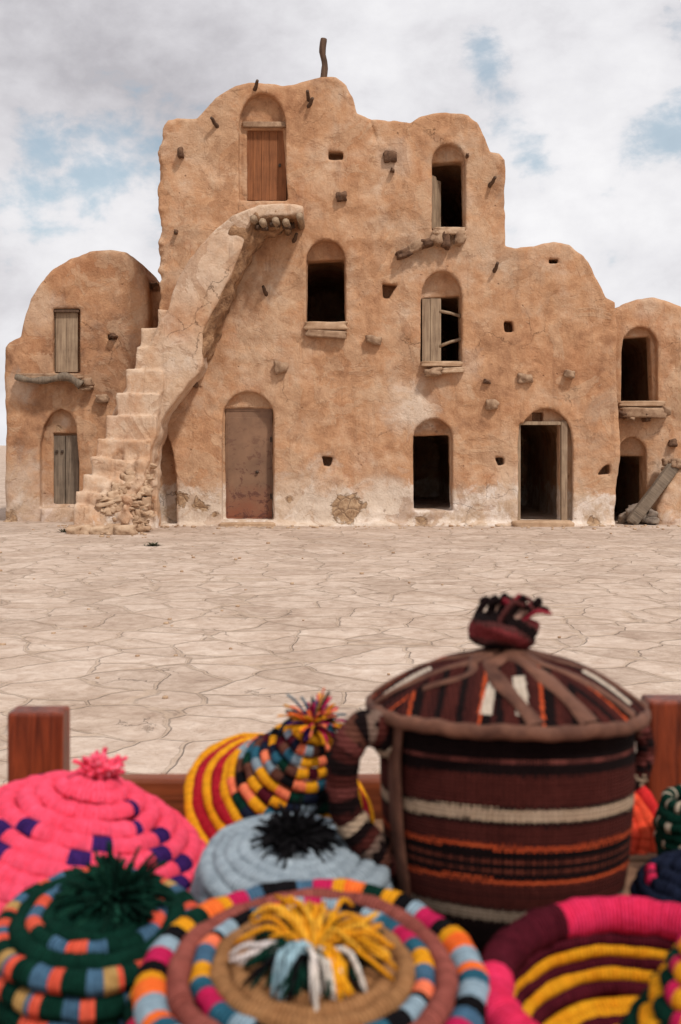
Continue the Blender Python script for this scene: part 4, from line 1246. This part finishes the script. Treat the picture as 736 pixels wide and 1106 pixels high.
sec = np.floor((am / (2 * np.pi) * NS + .3) % NS).astype(int)
rr2 = random.Random(8)
for s_ in range(NS):
    ang = (s_ + .5 - .3) / NS * 2 * math.pi + rr2.uniform(-.5, .5)
    tt = rm * np.cos(am - ang - math.pi / 2)
    q = np.floor((tt + .3) / .0075).astype(int)
    seq = [MA, DK, MA2, MA, OR, DK, MA, MA2, DK, MA]
    o_ = rr2.randrange(10)
    for k in range(10):
        m_ = (sec == s_) & ((q + o_) % 10 == k)
        C_[m_] = seq[k]
    thin = (sec == s_) & ((q + o_) % 10 == 4) & (((tt + .3) / .0075) % 1 > .45)
    C_[thin] = DK
    # one cream bar in most of the pieces
    if s_ not in (2,):
        a1 = ang + rr2.uniform(-.12, .12)
        rad_ = rm * np.cos(am - a1); sid = rm * np.sin(am - a1)
        bar = (sec == s_) & (rad_ > .085) & (rad_ < .136) & (np.abs(sid - .006) < .0062)
        C_[bar] = (.56, .47, .38)
C_ *= (1 + r.uniform(-.13, .13, (nr, na, 1)))
U = np.stack([RX, RY], -1).reshape(-1, 2)
lid = mesh_obj('lid', np.stack([RX, RY, RZ], -1).reshape(-1, 3), Q, M['weave'], POT, True, C_.reshape(-1, 3), U)
# leather band round the edge
nb2 = 200
tb = np.arange(nb2 + 1) / nb2 * 2 * np.pi
cross = [(.1460, .2150), (.1515, .2150), (.1545, .2125), (.1552, .208), (.1540, .2035), (.1500, .2020), (.1420, .2030), (.1360, .2060)]
cw = .0006 * np.sin(tb * 3) + .0006 * np.sin(tb * 11 + 1) + .0006 * np.sin(tb * 29 + 2)
V = np.concatenate([np.stack([(a + cw * .5) * np.cos(tb), (a + cw * .5) * np.sin(tb), b + cw], -1) for a, b in cross])
ii = np.arange(len(cross) * (nb2 + 1)).reshape(len(cross), nb2 + 1)
Q = np.stack([ii[:-1, :-1], ii[1:, :-1], ii[1:, 1:], ii[:-1, 1:]], -1).reshape(-1, 4)[:, ::-1]
mesh_obj('rim_band', V, Q, M['leather'], lid, True)
def strap(pts, w, lift=.0014):
    """leather strap laid over the lid along polar points (radius, degrees)"""
    P = catmull([(a * math.cos(R(b)), a * math.sin(R(b))) for a, b in pts], 6)
    V, Fc = [], []
    Tn = np.gradient(P, axis=0); Tn /= np.linalg.norm(Tn, axis=1)[:, None]
    S_ = np.stack([-Tn[:, 1], Tn[:, 0]], -1)
    n = len(P)
    for i in range(n):
        ww = w * (1 + .18 * math.sin(i * .9 + pts[0][1]))
        for k, up in ((-1, -.001), (-.8, lift + .001), (0, lift + .0014), (.8, lift + .001), (1, -.001)):
            q = P[i] + S_[i] * ww / 2 * k
            V.append((q[0], q[1], float(lid_z(np.hypot(*P[i]))) + .0015 + up))
    for i in range(n - 1):
        for k in range(4):
            Fc.append([i * 5 + k, i * 5 + k + 1, (i + 1) * 5 + k + 1, (i + 1) * 5 + k])
    return mesh_obj('strap', np.array(V), Fc, M['leather'], lid, True)
for pts, w in (([(.020, 230), (.055, 222), (.100, 205), (.148, 192)], .012), ([(.030, 262), (.062, 246), (.105, 262), (.149, 274)], .019), ([(.020, 275), (.055, 282), (.100, 291), (.149, 296)], .022), ([(.024, 300), (.060, 303), (.105, 318), (.149, 324)], .016),
               ([(.024, 335), (.060, 338), (.105, 344), (.149, 349)], .013), ([(.024, 20), (.06, 14), (.105, 12), (.149, 8)], .012), ([(.03, 215), (.075, 178), (.12, 172), (.149, 168)], .010), ([(.03, 120), (.08, 115), (.149, 110)], .014), ([(.03, 70), (.08, 62), (.149, 55)], .014),
               ([(.010, 250), (.045, 212), (.085, 236), (.118, 215)], .010)):
    strap(pts, w)
# knob: a twisted bundle of cloth with frayed ends
bm = bmesh.new(); bmesh.ops.create_icosphere(bm, subdivisions=4, radius=1)
V = np.array([v.co[:] for v in bm.verts]); Fc = [[v.index for v in f.verts] for f in bm.faces]; bm.free()
n1 = vnoise(V[:, 0] + 5, V[:, 1] + 5, V[:, 2] + 5, 91, 2.2); n2 = vnoise(V[:, 0] + 5, V[:, 1] + 5, V[:, 2] * 2.2 + 5, 92, 5)
V = V * (1 + .10 * n1 + .06 * n2)[:, None]
tw = np.sin(np.arctan2(V[:, 1], V[:, 0]) * 3 + V[:, 2] * 6)
V = V * (1 + .05 * tw)[:, None] * np.array((.039, .037, .020)) + np.array((-.004, 0, .283))
fc = np.array([V[f].mean(0) for f in Fc])
tw = np.sin(np.arctan2(fc[:, 1], fc[:, 0]) * 2 + (fc[:, 2] - .283) * 260 + 2 * vnoise(fc[:, 0] * 30 + 5, fc[:, 1] * 30 + 5, fc[:, 2] * 30, 95, 1))
cc = np.where((tw > .35)[:, None], np.array((.19, .032, .034)), np.where((tw < -.45)[:, None], np.array(DK), np.array((.085, .026, .024))))
knob = mesh_obj('knob', V, Fc, M['weave'], lid, True, cc, V[:, :2])
rk = random.Random(12); items = []
for i in range(42):
    a = rk.uniform(0, 6.28); b0 = Vector((rk.gauss(-.002, .012), rk.gauss(0, .012), .292))
    L = rk.uniform(.012, .026); rl = rk.uniform(.004, .009)
    P = [b0, b0 + Vector((math.cos(a) * rl * .4 + .006, math.sin(a) * rl * .4, L * .55)), b0 + Vector((math.cos(a) * rl + .013, math.sin(a) * rl, L)), b0 + Vector((math.cos(a + 1) * rl * 1.9 + .017, math.sin(a + 1) * rl * 1.9, L * .78))]
    items.append((P, rk.uniform(.0022, .0042), jit(rk.choice([(.22, .02, .03), (.30, .03, .045), DK, DK, (.10, .03, .028), (.30, .18, .14)]), rk, .25)))
strands(items, knob, 'frayed_ends')
# padded handles
def handle(pts, rad, seed, name='handle'):
    P = catmull(pts, 8)
    n = len(P)
    rr3 = rad * (1 + .03 * np.sin(np.arange(n) * 1.1 + seed))
    V, Fc = tube(P, rr3, 16)
    rh = random.Random(seed); cols = []
    seq = [MA, (.13, .035, .03), DK, MA2, CR, DK, MA, (.20, .13, .10), DK, BROWN, (.13, .035, .03), MA2, DK]
    for i in range(n - 1):
        for k in range(16):
            cols.append(seq[((i + (k // 5)) // 3 + seed) % len(seq)] if rh.random() > .06 else DK)
    cols += [DK, DK]
    h = mesh_obj(name, V, Fc, M['weave'], POT, True, np.array(cols), np.stack([V[:, 2], V[:, 1]], -1))
    return h
hl = handle([(-.124, -.050, .176), (-.140, -.060, .194), (-.160, -.064, .196), (-.176, -.064, .176), (-.180, -.062, .146), (-.174, -.058, .118), (-.158, -.054, .096), (-.140, -.048, .080), (-.120, -.042, .070)], .0170, 3)
hr = handle([(.126, -.004, .190), (.142, -.004, .192), (.152, -.004, .180), (.152, -.004, .162), (.146, -.004, .145), (.130, -.004, .136)], .0100, 6)
# leather straps that hold the handle to the pot
def flat_strap(pts, w, nrm, parent, thick=.0035):
    P = catmull(pts, 6); n = len(P); nv_ = Vector(nrm).normalized()
    V, Fc = [], []
    for i in range(n):
        tgt = Vector(P[min(i + 1, n - 1)] - P[max(i - 1, 0)]).normalized()
        s = tgt.cross(nv_).normalized() * (w / 2)
        for q in (Vector(P[i]) - s, Vector(P[i]) + s, Vector(P[i]) + s + nv_ * thick, Vector(P[i]) - s + nv_ * thick): V.append(q[:])
    for i in range(n - 1):
        for k in range(4): Fc.append([i * 4 + k, i * 4 + (k + 1) % 4, (i + 1) * 4 + (k + 1) % 4, (i + 1) * 4 + k])
    Fc += [[3, 2, 1, 0], [(n - 1) * 4 + k for k in range(4)]]
    return mesh_obj('strap', np.array(V), Fc, M['leather'], parent, True)
flat_strap([(-.1215, -.072, .203), (-.124, -.074, .17), (-.122, -.072, .12), (-.116, -.067, .075), (-.108, -.060, .04)], .020, (-.87, -.5, 0), POT)
